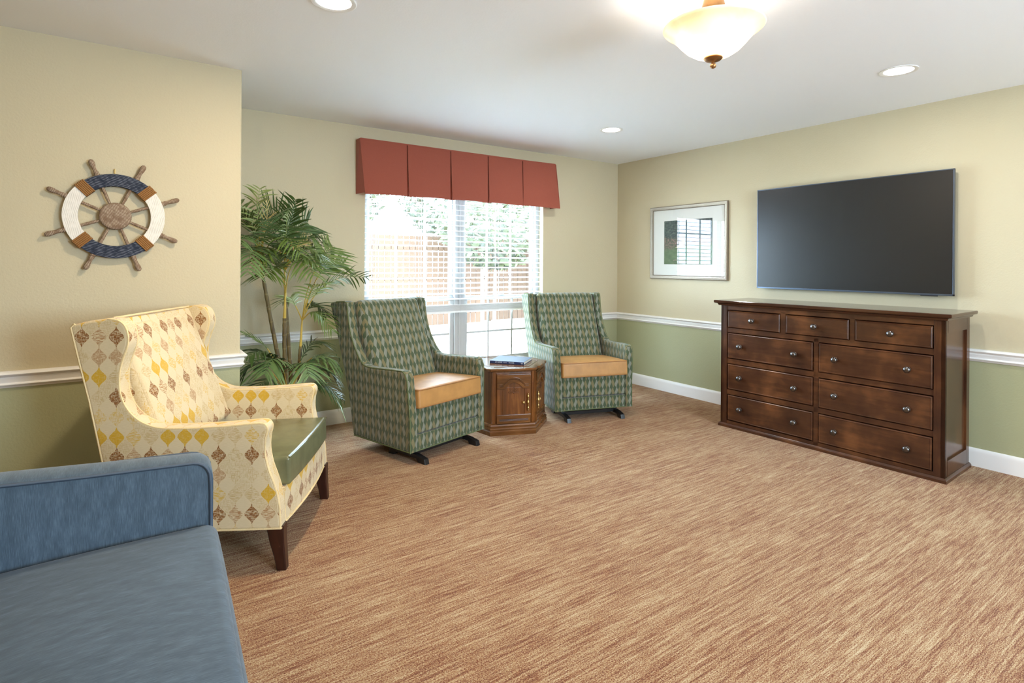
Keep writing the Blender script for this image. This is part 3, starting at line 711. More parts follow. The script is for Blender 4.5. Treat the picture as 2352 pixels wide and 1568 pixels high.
# ------------------------------------------------------------------ cream wing chair
def make_wing_chair():
    root = empty('wing_chair'); W, t = 0.389, 0.074
    pts = [(0.002, 0.182), (0.006, 0.25), (0.012, 0.31), (0.032, 0.382), (0.054, 0.446), (0.066, 0.51), (0.064, 0.565), (0.056, 0.60), (0.062, 0.622), (0.088, 0.632),
           (0.20, 0.624), (0.33, 0.618), (0.47, 0.617), (0.537, 0.634), (0.584, 0.664), (0.622, 0.712), (0.643, 0.775), (0.643, 0.853), (0.630, 0.908), (0.614, 0.955), (0.610, 0.995), (0.622, 1.040), (0.650, 1.065), (0.69, 1.071)]
    edge = [tuple(p) for p in spline(pts, 3)]
    back = [(0.76, 1.062), (0.822, 1.048), (0.836, 1.034), (0.80, 0.88), (0.765, 0.73), (0.715, 0.47), (0.668, 0.20), (0.664, 0.182)]
    side = edge + back
    def warp(p, s):                                         # panels open outwards above the arms, wings too
        z = p[2]; y = p[1]; k = max(0, min(1, (z-0.35)/0.5))
        return Vector((p[0]+s*0.012*k, y, z))
    for s in (-1, 1):
        a, b_ = (-W, -W+t) if s < 0 else (W-t, W)
        m = MB().prism(side, 'x', a, b_, 0.013, 3)
        for v in m.b.verts: v.co = warp(v.co, s)
        m.build('side_panel', M['cream_fabric'], root, 60, uv='arm')
        c = MB()
        for xx in (W-.005, W-t+.005):
            c.tube([warp((s*xx, y+.0035, z-.0035 if z > .3 else z), s) for y, z in edge], .0048, 6)
        c.tube([warp((s*(W-.004), y-.002, z), s) for y, z in back[1:]], .0045, 6)
        c.tube([(s*(W-.002), .004, .184), (s*(W-.002), .66, .184)], .0045, 6)
        c.build('piping', M['cream_piping'], root, 60)
    bk = [(0.44, 0.20), (0.60, 0.60), (0.690, 1.00), (0.715, 1.058), (0.78, 1.056), (0.828, 1.03), (0.80, 0.88), (0.765, 0.73), (0.715, 0.47), (0.664, 0.182), (0.52, 0.182)]
    MB().prism(bk, 'x', -W+t-.01, W-t+.01, 0.01, 3).build('back_shell', M['cream_fabric'], root, 50, uv='x')
    ang = R(21); Mx = Matrix.Translation((0, 0.645, 0.742)) @ Matrix.Rotation(-ang, 4, 'X')
    MB().cushion(W-t+.006, 0.055, 0.302, 0.03, 0.004, 0, Mx, 12, 0.016).build('back_cushion', M['cream_fabric'], root, 70, uv='x')
    MB().tube([(-W+t-.006, .716, 1.066), (0, .71, 1.068), (W-t+.006, .716, 1.066)], .0045, 6).build('piping', M['cream_piping'], root, 60)
    # front rail, gently bowed
    rail = [(-W+t-.01, .05), (-W+t-.01, .006)] + [(x, .006-.018*(1-(x/(W-t))**2)) for x in [(-1+2*i/10)*(W-t) for i in range(11)]] + [(W-t+.01, .006), (W-t+.01, .05)]
    MB().prism(rail, 'z', .182, .335, .006, 2).build('front_rail', M['cream_fabric'], root, 60, uv='x')
    MB().tube([(-W+.003, .002, .184)] + [(x, .004-.018*(1-(x/(W-t))**2), .184) for x in [(-1+2*i/10)*(W-t) for i in range(11)]] + [(W-.003, .002, .184)], .0045, 6).build('piping', M['cream_piping'], root, 60)
    MB().box(-W+t-.005, W-t+.005, 0.04, 0.62, 0.19, 0.335).build('seat_deck', M['black_metal'], root, 0)
    rm = Matrix.Translation((0, 0.277, 0.390)) @ Matrix.Rotation(R(-2), 4, 'X')
    m = MB().cushion(W-t+.004, 0.290, 0.062, 0.016, 0.014, 0.0, rm, 8)
    for v in m.b.verts:
        if v.co.y < 0.02: v.co.y -= 0.010*(1-(v.co.x/(W-t))**2)
    cu = m.build('seat_cushion', M['olive_leather'], root, 55)
    MB().tube([rm @ Vector((x, -.289-.010*(1-(x/(W-t))**2), .059)) for x in [(-1+2*i/12)*(W-t) for i in range(13)]], .003, 6).build('welt', M['olive_leather'], cu, 60)
    for sx in (-1, 1):
        rings = []
        for z, yc, hx, hy in ((0.0, .004, .019, .020), (.06, .012, .021, .024), (.12, .022, .025, .030), (.19, .030, .028, .036)):
            x = sx*(W-.032); rings.append([Vector((x+hx*a, yc+hy*b_, z)) for a, b_ in ((-1, -.8), (-.8, -1), (.8, -1), (1, -.8), (1, .8), (.8, 1), (-.8, 1), (-1, .8))])
        lg = MB().loft(rings).build('leg', M['leg_wood'], root, 40)
        MB().lathe([(.012, -.001), (.014, .004)], 12, Matrix.Translation((sx*(W-.032), .004, 0))).build('glide', M['black_metal'], lg)
        rings = []
        for z, yc, hx, hy in ((0.0, .70, .017, .018), (.08, .672, .02, .022), (.19, .64, .025, .030)):
            rings.append([Vector((sx*(W-.05)+hx*a, yc+hy*b_, z)) for a, b_ in ((-1, -1), (1, -1), (1, 1), (-1, 1))])
        MB().loft(rings).build('leg', M['leg_wood'], root, 40)
    return root
wc = make_wing_chair(); put_chair(wc, (0.527+.02*.519, 2.486-.02*.855), (0.938, 3.164))
wc.location.z = 0
tag(wc, 'cream wing chair printed with brown and mustard ornaments, olive leather seat', 'armchair')

# ------------------------------------------------------------------ blue loveseat in the foreground
def make_loveseat():
    root = empty('loveseat', (-.021, 1.42, 0), R(-2.9))
    # local x towards the front (+X), y along the seat; far arm at y = +
    Yin, Yout = 0.575, 0.690
    def arm(sg):
        m = MB(); rings = []
        top = lambda x: 0.686 + 0.030*max(0, (0.16-x)/0.5)
        prof = []
        xf_ = 0.222
        for x in (-.42, -.30, -.2, -.1, 0, .1, .165, .19, .207, .217, xf_):
            d = max(0, x-(xf_-.05))/.05; zt = top(x)-.05*(1-math.sqrt(max(0, 1-d*d)))
            inn = 0.012*(1-math.sqrt(max(0, 1-d*d)))
            a, b_ = Yin+inn*0, Yout-inn
            ring = [(x, a, .12), (x, a, zt-.016)]
            for k in range(1, 8):
                th = PI-k*PI/8; ring.append((x, (a+b_)/2+(b_-a)/2*math.cos(th), zt-.016+.016*math.sin(th)**.8))
            ring += [(x, b_, zt-.016), (x, b_, .12)]
            rings.append([Vector((p[0], p[1]*sg, p[2])) for p in ring])
        m.loft(rings)
        o = m.build('arm', M['blue_fabric'], root, 50, uv='x')
        pts = []
        for x in (-.42, -.3, -.2, -.1, 0, .1, .165): pts.append((x, Yin-.001, top(x)-.013+.006*max(0, min(1, (x+.1)/.25))))
        pts += [(.180, Yin-.001, .676), (.194, Yin-.001, .668), (.204, Yin-.001, .656), (.211, Yin-.001, .640), (.214, Yin-.001, .615), (.215, Yin-.001, .57), (.216, Yin-.001, .40), (.216, Yin-.001, .13)]
        c = MB().tube([(p[0], p[1]*sg, p[2]) for p in pts], .005, 6)
        pts2 = [(p[0]+(.006 if p[0] > .2 else 0), Yout-.006, p[2]) for p in pts]
        c.tube([(p[0], p[1]*sg, p[2]) for p in pts2], .005, 6)
        c.build('piping', M['blue_welt'], o, 60)
    arm(1); arm(-1)
    m = MB().cushion(.275, Yin-.002, .085, .035, .028, 0, Matrix.Translation((-.040, 0, .397)) @ Matrix.Rotation(R(-1.6), 4, 'Y'), 12)
    for v in m.b.verts:
        q = abs(v.co.y)/Yin
        if v.co.x > .1: v.co.x += 0.004*(1-q**4)
    m.build('seat_cushion', M['blue_fabric'], root, 70, uv='arm')
    MB().box(-.40, .205, -Yin-.01, Yin+.01, .12, .32, .012, 3).build('seat_rail', M['blue_fabric'], root, 50, uv='x')
    m = MB().cushion(.075, Yout+.005, .33, .05, .0, 0, Matrix.Translation((-.455, 0, .47)) @ Matrix.Rotation(R(-8), 4, 'Y'), 8)
    m.build('backrest', M['blue_fabric'], root, 70, uv='x')
    for x in (-.40, .17):
        for y in (-.66, .66):
            MB().tube([(x, y, 0), (x, y, .125)], lambda t: .018+.008*t, 12).build('leg', M['leg_wood'], root)
    return root
ls = make_loveseat()
tag(ls, 'slate blue upholstered loveseat cut off by the lower left edge of the view', 'sofa')

# ------------------------------------------------------------------ dresser
DX, DY = 4.052, 1.257
dr = empty('dresser', (DX, DY, 0), math.atan2(-.99925, .0387))
tag(dr, 'dark espresso nine-drawer dresser below the television', 'dresser')
def dk(mb, name, mat, parent=None, smooth=35): # given with x from the left front corner
    return mb.xf(Matrix.Translation((-1.524, 0, 0))).build(name, mat, parent or dr, smooth)
DD = 0.475
for a, b_ in ((.012, .066), (1.452, 1.512)): dk(MB().box(a, b_, 0.004, 0.045, .028, .985, .002), 'front_stile', M['espresso_side'])
rl = MB().box(.06, 1.46, .008, .045, .945, .985, .001)
for a, b_, z0, z1 in ((.06, 1.46, .764, .800), (.06, .76, .514, .552), (.06, .76, .265, .303), (.76, 1.46, .516, .552), (.76, 1.46, .264, .300), (.06, 1.46, .026, .053)):
    rl.box(a, b_, .008, .045, z0, z1, .001)
rl.box(.742, .776, .008, .045, .03, .79, .001).box(.500, .539, .008, .045, .79, .96, .001).box(.977, 1.009, .008, .045, .79, .96, .001)
dk(rl, 'front_rail', M['espresso'])
for x0, x1, dirn in ((.012, .036, -1), (1.488, 1.512, 1)):   # framed end panels
    ex = x1 if dirn > 0 else x0
    e = MB().box(x0+(.012 if dirn < 0 else 0), x1-(.012 if dirn > 0 else 0), .03, DD, .028, .985)
    e.box(x0, x1, .004, .030, .028, .985, .002).box(x0, x1, DD-.058, DD, .028, .985, .002).box(x0, x1, .05, DD-.05, .90, .985, .002).box(x0, x1, .05, DD-.05, .028, .125, .002)
    dk(e, 'end_panel', M['espresso_side'])
dk(MB().box(.03, 1.49, .04, DD, .03, .06).box(.03, 1.49, DD-.012, DD, .03, .98).box(.03, 1.49, .20, DD, .75, .77), 'carcass', M['espresso'], smooth=0)
tp = MB()
tprof = [(0.0, .978), (.012, .980), (.018, .992), (.026, .996), (.036, .999), (.040, 1.004), (.040, 1.017), (.037, 1.021), (0.0, 1.021)]
rings = []
for o, z in tprof: rings.append([Vector((.012-o, -o, z)), Vector((1.512+o, -o, z)), Vector((1.512+o, DD+.004, z)), Vector((.012-o, DD+.004, z))])
tp.loft(rings); dk(tp, 'top', M['espresso_top'], smooth=25)
bs = MB(); rings = []
for o, z in ((.012, 0), (.012, .018), (.008, .024), (.002, .030)): rings.append([Vector((.012-o, -o, z)), Vector((1.512+o, -o, z)), Vector((1.512+o, DD+.004, z)), Vector((.012-o, DD+.004, z))])
bs.loft(rings); dk(bs, 'plinth', M['espresso'], smooth=25)
drawers = [(.069, .500, .801, .942, [.284]), (.540, .976, .801, .942, [.752]), (1.010, 1.450, .801, .943, [1.226]),
           (.070, .740, .555, .761, [.182, .612]), (.777, 1.450, .553, .761, [.890, 1.320]), (.071, .741, .305, .512, [.182, .612]), (.776, 1.450, .301, .512, [.890, 1.320]),
           (.072, .742, .056, .263, [.184, .612]), (.777, 1.449, .054, .261, [.890, 1.319])]
for x0, x1, z0, z1, ks in drawers:
    m = MB(); rings = []
    for ins, y in ((0, .03), (0, .004), (.003, .0), (.006, -.002), (.008, -.0015), (.010, .001)):
        rings.append([Vector((x0+.003+ins, y, z0+.003+ins)), Vector((x1-.003-ins, y, z0+.003+ins)), Vector((x1-.003-ins, y, z1-.003-ins)), Vector((x0+.003+ins, y, z1-.003-ins))])
    m.loft(rings); d_ = dk(m, 'drawer', M['espresso'], smooth=25)
    zc = (z0+z1)/2 + (0 if z1 < .79 else .0)
    for kx in ks:
        k = MB().lathe([(.0165, 0), (.0165, .003), (.008, .006), (.007, .011), (.013, .016), (.0195, .021), (.0205, .027), (.018, .033), (.011, .037), (.001, .038)], 24,
                       Matrix.Translation((kx, .001, zc)) @ Matrix.Rotation(PI/2, 4, 'X'))
        dk(k, 'knob', M['pewter'], d_, 60)

# ------------------------------------------------------------------ television
tv = empty('television', (XR-.06, 2.075, 1.533)); tag(tv, 'large black flat television on the wall above the dresser', 'television')
TW, THh = 1.405, .850
def tk(mb, name, mat, smooth=30): return mb.build(name, mat, tv, smooth)
tk(MB().box(-.002, .030, -TW/2+.004, TW/2-.004, -THh/2+.004, THh/2-.004, .003), 'housing', M['black_plastic'])
fr = MB(); q = .007
fr.box(-.008, .012, -TW/2, TW/2, THh/2-q, THh/2, .001).box(-.008, .012, -TW/2, TW/2, -THh/2, -THh/2+.012, .001)
fr.box(-.008, .012, -TW/2, -TW/2+q, -THh/2, THh/2, .001).box(-.008, .012, TW/2-q, TW/2, -THh/2, THh/2, .001)
tk(fr, 'bezel', M['bezel'])
tk(MB().box(-.006, -.002, -TW/2+q, TW/2-q, -THh/2+.012, THh/2-q), 'screen', M['screen'], 0)
tk(MB().box(-.006, .004, -TW/2+.09, -TW/2+.19, -THh/2-.006, -THh/2+.002, .001), 'sensor_bar', M['black_plastic'])
tk(MB().box(.03, .059, -.2, .2, -.15, .15), 'wall_mount', M['black_metal'], 0)

# ------------------------------------------------------------------ framed picture
pc = empty('framed_picture', (XR-.001, (4.023+3.100)/2, 1.532)); tag(pc, 'silver framed garden print with wide white mat, near the room corner', 'picture')
PW, PH = .924, .744
prof = [(0, 0), (0, -.020), (.006, -.024), (.014, -.022), (.022, -.018), (.030, -.019), (.034, -.017), (.038, -.012), (.038, 0)]   # (inwards, out of wall)
rings = []
for i in range(5):
    sy, sz = [(-1, -1), (1, -1), (1, 1), (-1, 1)][i % 4]
    rings.append([Vector((x, sy*(PW/2-a), sz*(PH/2-a))) for a, x in prof])
m = MB(); m.loft(rings, True, False); m.build('frame', M['frame_silver'], pc, 40)
bd = MB()
for (a0, b0, a1, b1) in ((-1, -1, 1, -1), (1, -1, 1, 1), (1, 1, -1, 1), (-1, 1, -1, -1)):
    p0 = Vector((-.0165, a0*(PW/2-.034), b0*(PH/2-.034))); p1 = Vector((-.0165, a1*(PW/2-.034), b1*(PH/2-.034))); n_ = int((p1-p0).length/.011)
    for k in range(n_):
        p = p0.lerp(p1, (k+.5)/n_); mt = Matrix.Translation(p) @ Matrix.Scale(.0042, 4)
        bmesh.ops.create_icosphere(bd.b, subdivisions=1, radius=1, matrix=mt)
bd.build('bead_trim', M['frame_silver'], pc, 60)
MB().box(-.006, -.001, -PW/2+.01, PW/2-.01, -PH/2+.01, PH/2-.01).build('mat_board', M['mat_board'], pc, 0)
def print_material():
    """a soft garden scene: dark trees above, a winding pale path, lawn below with flower dabs"""
    n = N('garden_print'); p = n.coord(); _, y, z = n.sep(p)
    u = n.math('DIVIDE', n.sub(.285, y), .57); v = n.math('DIVIDE', n.add(z, .22), .44)         # u 0 left .. 1 right
    pv = n.comb(u, v, 0.0); nz = n.noise(pv, 9, 4, .6); n2 = n.noise(pv, 26, 3, .6)
    trees = n.ramp(n2, [(.3, srgb(44, 58, 64)), (.55, srgb(76, 94, 92)), (.75, srgb(124, 134, 120))])
    lawn = n.ramp(nz, [(.3, srgb(84, 106, 82)), (.7, srgb(112, 134, 104))])
    shrub = n.ramp(n2, [(.3, srgb(64, 70, 72)), (.5, srgb(104, 108, 92)), (.66, srgb(150, 110, 116)), (.8, srgb(200, 196, 150))])
    e1 = n.step(n.add(v, n.mul(n.sub(nz, .5), .22)), .56, .64); e2 = n.step(n.add(n.sub(v, n.mul(u, .12)), n.mul(n.sub(nz, .5), .2)), .30, .38)
    c = n.mix(e2, lawn, shrub); c = n.mix(e1, c, trees)
    cx = n.add(.33, n.mul(n.math('SINE', n.mul(n.sub(v, .40), 16)), .10))
    path = n.mul(n.lt(n.math('ABSOLUTE', n.sub(u, cx)), n.sub(.10, n.mul(v, .13))), n.mul(n.gt(v, .38), n.lt(v, .60)))
    c = n.mix(n.mul(path, .9), c, srgb(214, 204, 168))
    c = n.mix(n.mul(n.mul(n.gt(n2, .6), n.lt(v, .14)), n.gt(u, .2)), c, srgb(190, 150, 150))
    n.bsdf(c, .8, 0, None, .2); return n.done()
MB().box(-.0075, -.0062, -.290, .285, -.222, .222).build('print', print_material(), pc, 0)
MB().box(-.0105, -.0095, -PW/2+.03, PW/2-.03, -PH/2+.03, PH/2-.03).build('glazing', M['picglass'], pc, 0)
MB().box(-.0092, -.0062, .02-.05, .02+.05, -.29, -.262, .001).build('pale_rectangle', plain('pale_cream', srgb(238, 230, 204), .5), pc, 0)  # pale cream rectangle on the mat below the print
# ------------------------------------------------------------------ six-sided wooden side table with doors
HS = 0.3344                                     # side of the hexagon
FA = math.atan2(3.444-3.567, 2.598-2.287)
fmid = Vector(((2.287+2.598)/2, (3.567+3.444)/2, 0)); inn = Vector((-math.sin(FA), math.cos(FA), 0))
tb = empty('side_table', fmid+inn*(HS*.866), FA)
tag(tb, 'carved walnut six-sided side table with brass pulls between the green armchairs', 'table')
def hexa(s, z, rot=0):
    r = s; return [Vector((r*math.cos(-PI*2/3+i*PI/3), r*math.sin(-PI*2/3+i*PI/3), z)) for i in range(6)]
m = MB(); m.loft([hexa(HS-.004, z) for z in (.083, .484)]); m.build('body', M['walnut'], tb, 20)
m = MB(); m.loft([hexa(HS+o, z) for o, z in ((.026, 0), (.026, .030), (.020, .036), (.020, .040), (.024, .046), (.022, .056), (.014, .060), (.014, .064), (.017, .070), (.012, .080), (.0, .086))]); m.build('plinth', M['walnut_flat'], tb, 30)
def top_ring(z, off):
    out = []
    for i in range(6):
        a0 = -PI*2/3+i*PI/3; a1 = a0+PI/3
        p0 = Vector((math.cos(a0), math.sin(a0), 0)); p1 = Vector((math.cos(a1), math.sin(a1), 0)); s = HS+.018
        nn = (p0+p1).normalized()
        for u, d in ((.0, .002), (.10, .006), (.16, .000), (.20, .004), (.26, .013), (.5, .015), (.74, .013), (.80, .004), (.84, .000), (.90, .006)):
            p = p0.lerp(p1, u)*s + nn*(d+off); out.append(Vector((p.x, p.y, z)))
    return out
m = MB(); m.loft([top_ring(z, o) for o, z in ((-.012, .484), (-.004, .486), (.0, .492), (.0, .500), (-.003, .504), (-.006, .506))]); 
tpo = m.build('top', M['walnut_flat'], tb, 30)
m = MB()
hx = hexa(HS-.055, .5062); m.tube([p for p in hx], .0022, 4, closed=True); m.build('inlay_line', M['espresso'], tpo, 0)
def arch(x):                                    # lower edge of the carved head rail, 0..1 across
    u = abs(x-.5)*2
    return .349+.004*(u > .96) + (.048*math.cos(u/.52*PI/2)**.8 if u < .52 else 0)
def door_side(i, hinge):
    """one carved door on side i; built in a frame with x along the side, y out, z up"""
    a0 = -PI*2/3+i*PI/3; c = Vector((math.cos(a0), math.sin(a0), 0))*HS; d = Vector((math.cos(a0+PI/3), math.sin(a0+PI/3), 0))*HS
    e = (d-c).normalized(); o = Vector((e.y, -e.x, 0))
    T = Matrix((e, -o, Vector((0, 0, 1)))).transposed().to_4x4(); T.translation = c     # local y points inwards
    def up(mb, name, mat, par, sm=35): return mb.xf(T).build(name, mat, par, sm)
    dr_ = up(MB().box(.038, .308, -.006, .01, .083, .470, .002), 'door', M['walnut'], tb)
    x0, x1 = .040, .305
    # head rail with an arched underside, proud of the door
    pts = [(x0, .460), (x0, .349)]
    pts += [(x0+(x1-x0)*u, arch(u)) for u in [k/30 for k in range(1, 30)]] + [(x1, .349), (x1, .460)]
    up(MB().prism(pts, 'y', -.016, -.004, .003, 2), 'head_rail', M['walnut_flat'], dr_)
    fl = []
    for k in range(31):
        u = k/30; w_ = abs(u-.5)*2; z = .383+(.055*math.cos(min(1, w_/.78)*PI/2)**.9 if w_ < .78 else 0); fl.append((x0+.02+(x1-x0-.04)*u, -.0165, z))
    up(MB().tube(fl, .0045, 8), 'arched_bead', M['walnut_flat'], dr_, 60)
    fl2 = [(p[0], p[1], p[2]-.013) for p in fl]
    up(MB().tube(fl2, .0025, 6), 'arched_bead', M['espresso'], dr_, 60)
    up(MB().box(x0, x1, -.015, -.004, .086, .152, .003).box(x0-.002, x1+.002, -.018, -.004, .143, .153, .003), 'foot_rail', M['walnut_flat'], dr_)
    up(MB().tube([(x0+.02, -.0155, .117), (x1-.02, -.0155, .117)], .0045, 8).tube([(x0+.02, -.0155, .108), (x1-.02, -.0155, .108)], .002, 6), 'groove_bead', M['espresso'], dr_, 60)
    up(MB().box(x0, x0+.044, -.010, -.004, .150, .352, .002), 'door_stile', M['walnut'], dr_)
    up(MB().box(x1-.047, x1, -.010, -.004, .150, .352, .002), 'door_stile', M['walnut'], dr_)
    up(MB().box(x0+.046, x1-.049, -.0085, -.004, .152, .36, .0015), 'door_panel', M['walnut'], dr_)
    # carved five-petal flower
    cv = MB(); cx, cz = .171, .318
    for k in range(5):
        an = PI*(.04+.23*k); lp = []
        for q in range(17):
            t = 2*PI*q/16; rad = .026-.016*math.cos(t); off = .0075*math.sin(t)*(.75-.45*math.cos(t))
            lp.append((cx+math.cos(an)*rad-math.sin(an)*off, -.0090, cz+math.sin(an)*rad+math.cos(an)*off))
        cv.tube(lp, .0014, 5)
    cv.lathe([(.001, -.003), (.005, -.002), (.006, 0), (.001, .001)], 10, Matrix.Translation((cx, -.009, cz)) @ Matrix.Rotation(-PI/2, 4, 'X'))
    up(cv, 'carved_flower', M['espresso'], dr_, 60)
    hp = [(.001, 0), (.004, .003), (.0055, .008), (.003, .012), (.006, .016), (.0085, .023), (.008, .029), (.004, .034), (.0045, .038), (.0055, .045), (.0045, .052), (.006, .056), (.010, .064), (.0105, .068)]
    prof = hp + [(r, .136-z) for r, z in reversed(hp)]
    xh = .283 if hinge else .050
    up(MB().lathe(prof, 16, Matrix.Translation((xh, -.024, .178))).cyl((xh, -.024, .246), (xh, -.008, .246), .004, n=10), 'pull_handle', M['brass'], dr_, 60)
    xk = xh+(-.036 if hinge else .036)
    up(MB().lathe([(.006, 0), (.006, .003), (.004, .006), (.005, .012), (.0095, .016), (.011, .020), (.009, .025), (.004, .027), (.001, .0265)], 16, Matrix.Translation((xk, -.008, .245)) @ Matrix.Rotation(PI/2, 4, 'X')), 'knob', M['brass'], dr_, 60)
    for xa, xb in ((.008, .026), (.318, .330)):
        up(MB().tube([(xa, -.001, .086), (xa, -.001, .482)], .004, 6).tube([(xb, -.001, .086), (xb, -.001, .482)], .004, 6).box(xa, xb, -.002, .004, .086, .482), 'corner_reeding', M['walnut'], tb, 60)
door_side(0, True); door_side(1, False)

# ------------------------------------------------------------------ book on the table
p0 = Vector((2.409, 3.785, .5065)); p1 = Vector((2.586, 3.562, .5065)); bdir = (p1-p0).normalized()
bk = empty('book', p0, math.atan2(bdir.y, bdir.x)); tag(bk, 'large navy hardback book lying on the wooden side table', 'book')
L_, Wd = .285, .252
m = MB().box(0, L_, 0, Wd, 0, .0022, .0008).box(0, L_, 0, Wd, .0193, .0215, .0008); m.build('cover', M['book_cover'], bk)
m = MB().box(0, L_, -.002, .002, 0, .0215, .0015); spn = m.build('spine', M['book_blue'], bk)
MB().box(.004, L_-.004, .002, Wd-.004, .0022, .0193).build('pages', M['paper'], bk, 0)
def spine_text(body, x, size): return text_mesh('spine_lettering', body, size, Matrix.Translation((x, -.0024, .0107)) @ Matrix.Rotation(PI/2, 4, 'X'), M['ink_pale'], spn)
spine_text('AT HOME', .075, .0135); spine_text('ON THE', .130, .0075); spine_text('WATER', .183, .0135)
MB().prism([(.256, .0085), (.262, .0105), (.256, .0125)], 'y', -.0026, -.0018).box(.266, .274, -.0026, -.0018, .006, .016).build('publisher_mark', M['ink_pale'], spn, 0)

# ------------------------------------------------------------------ ship wheel
sw = empty('ship_wheel', (-.047, YS-.012, 1.5415)); tag(sw, 'nautical ship wheel with navy and white rim and rope wraps on the left wall', 'wall decor')
sw.rotation_euler = (0, R(2.0), 0)
RO, RI = .221, .156
def seg(a0, a1, name, mat):
    n_ = 18; o_ = []; i_ = []
    for k in range(n_+1):
        a = R(a0+(a1-a0)*k/n_); o_.append((RO*math.cos(a), RO*math.sin(a))); i_.append((RI*math.cos(a), RI*math.sin(a)))
    MB().prism(o_+i_[::-1], 'y', -.030, -.004, .003, 2).build(name, mat, sw, 40)
seg(45, 135, 'rim_segment', M['navy_wood']); seg(225, 315, 'rim_segment', M['navy_wood'])
seg(-45, 45, 'rim_segment', M['white_wood']); seg(135, 225, 'rim_segment', M['white_wood'])
for q in range(4):
    a = R(45+90*q); m = MB(); rad = Vector((math.cos(a), 0, math.sin(a))); tan_ = Vector((-math.sin(a), 0, math.cos(a)))
    for k in range(6):
        o_ = tan_*((k-2.5)*.0082); lp = []
        ro, ri = RO+.003, RI-.003
        for (r_, y_) in ((ri, -.0005), (ri, -.031), (ri+.002, -.033), (ro-.002, -.033), (ro, -.031), (ro, -.0005)): lp.append(rad*r_+o_+Vector((0, y_, 0)))
        m.tube(lp, .0043, 7, closed=True)
    m.build('rope_wrap', M['rope'], sw, 60)
for k in range(8):
    a = R(22.5+45*k); m = MB()
    rot = Matrix.Translation((0, -.016, 0)) @ Matrix.Rotation(PI/2-a, 4, 'Y')
    m.lathe([(.0068, .055), (.0068, .085), (.0082, .10), (.0072, .115), (.0082, .13), (.0072, .145), (.0085, .160)], 12, rot)
    m.build('spoke', M['driftwood'], sw, 60)
    m = MB(); m.lathe([(.012, .214), (.0135, .222), (.0135, .228), (.010, .231), (.0128, .236), (.0105, .242), (.0088, .250), (.0098, .262), (.0125, .278), (.0132, .290), (.0115, .300), (.007, .306), (.001, .308)], 14, rot)
    m.build('handle', M['driftwood'], sw, 60)
m = MB().lathe([(.070, 0), (.071, .004), (.071, .022), (.067, .027), (.060, .029), (.001, .030)], 40, Matrix.Translation((0, -.006, 0)) @ Matrix.Rotation(PI/2, 4, 'X')); m.build('hub', M['driftwood'], sw, 50)
hk = MB().box(-.0515-.004, -.0515+.004, YS-.004, YS-.0002, 1.768, 1.792, .001).tube([(-.0515, YS-.003, 1.785), (-.0515, YS-.012, 1.792), (-.0515, YS-.014, 1.782), (-.0515, YS-.011, 1.768)], .0016, 6)
tag(hk.build('picture_hook', M['brass'], None), 'small brass hook in the wall just above the ship wheel', 'hook')

# ------------------------------------------------------------------ semi-flush ceiling lamp
LX, LY = 1.945, 1.392
cl = empty('ceiling_lamp', (LX, LY, ZC)); tag(cl, 'amber glass bowl ceiling lamp with bronze stem and finial', 'lamp')
def alabaster():
    n = N('amber_alabaster_glass'); u = n.coord()
    f = n.noise(u, 7, 3, .5, 1.2); c = n.mix(f, srgb(236, 216, 184), srgb(250, 244, 234))
    df = n.n('ShaderNodeBsdfPrincipled'); n.put(df.inputs['Base Color'], c); df.inputs['Roughness'].default_value = .2
    tl = n.n('ShaderNodeBsdfTranslucent'); n.put(tl.inputs[0], c)
    mx = n.n('ShaderNodeMixShader'); mx.inputs[0].default_value = .55
    n.t.links.new(df.outputs[0], mx.inputs[1]); n.t.links.new(tl.outputs[0], mx.inputs[2]); n.t.links.new(mx.outputs[0], n.out.inputs[0]); return n.done()
zr = 2.262-ZC
bowl = [(.184, zr+.007), (.190, zr+.008), (.1955, zr+.004), (.1965, zr-.001), (.192, zr-.006), (.182, zr-.012), (.166, zr-.024), (.148, zr-.042), (.129, zr-.064), (.105, zr-.088), (.075, zr-.108), (.045, zr-.119), (.012, zr-.123)]
inner = [(r-.004 if r > .02 else r, z+.004) for r, z in bowl[4:]]
MB().lathe(bowl + inner[::-1] + [(.184, zr+.004), (.184, zr+.007)], 56, None, False).build('bowl_shade', alabaster(), cl, 70)
MB().lathe([(.036, zr-.1205), (.037, zr-.124), (.030, zr-.131), (.016, zr-.136), (.008, zr-.139), (.006, zr-.143), (.011, zr-.147), (.0125, zr-.153), (.010, zr-.160), (.003, zr-.164), (.001, zr-.164)], 28).build('finial', M['bronze'], cl, 60)
MB().lathe([(.068, -.0005), (.070, -.010), (.064, -.022), (.040, -.032), (.030, -.040), (.030, -.052), (.036, -.056), (.040, -.070), (.046, -.095), (.047, -.110), (.043, -.118), (.046, -.124), (.046, -.130), (.040, -.134), (.016, -.136), (.014, zr-.115)], 32, None, False).build('stem', M['bronze'], cl, 50)
ar = MB()
for k in range(3):
    a = R(100+120*k); c_, s_ = math.cos(a), math.sin(a)
    ar.tube([(.034*c_, .034*s_, -.126), (.046*c_, .046*s_, -.150), (.050*c_, .050*s_, -.175), (.060*c_, .060*s_, -.195)], .012, 10)
ar.build('socket_arm', M['bronze'], cl, 60)
for k, (dx, dy) in enumerate(((-.075, .02), (.06, -.055), (.03, .075))):
    l = lamp('bowl_bulb', 'POINT', (LX+dx, LY+dy, 2.178), (3.4, 1.2, 1.2)[k], (1.0, .94, .84), shadow_soft_size=.03)

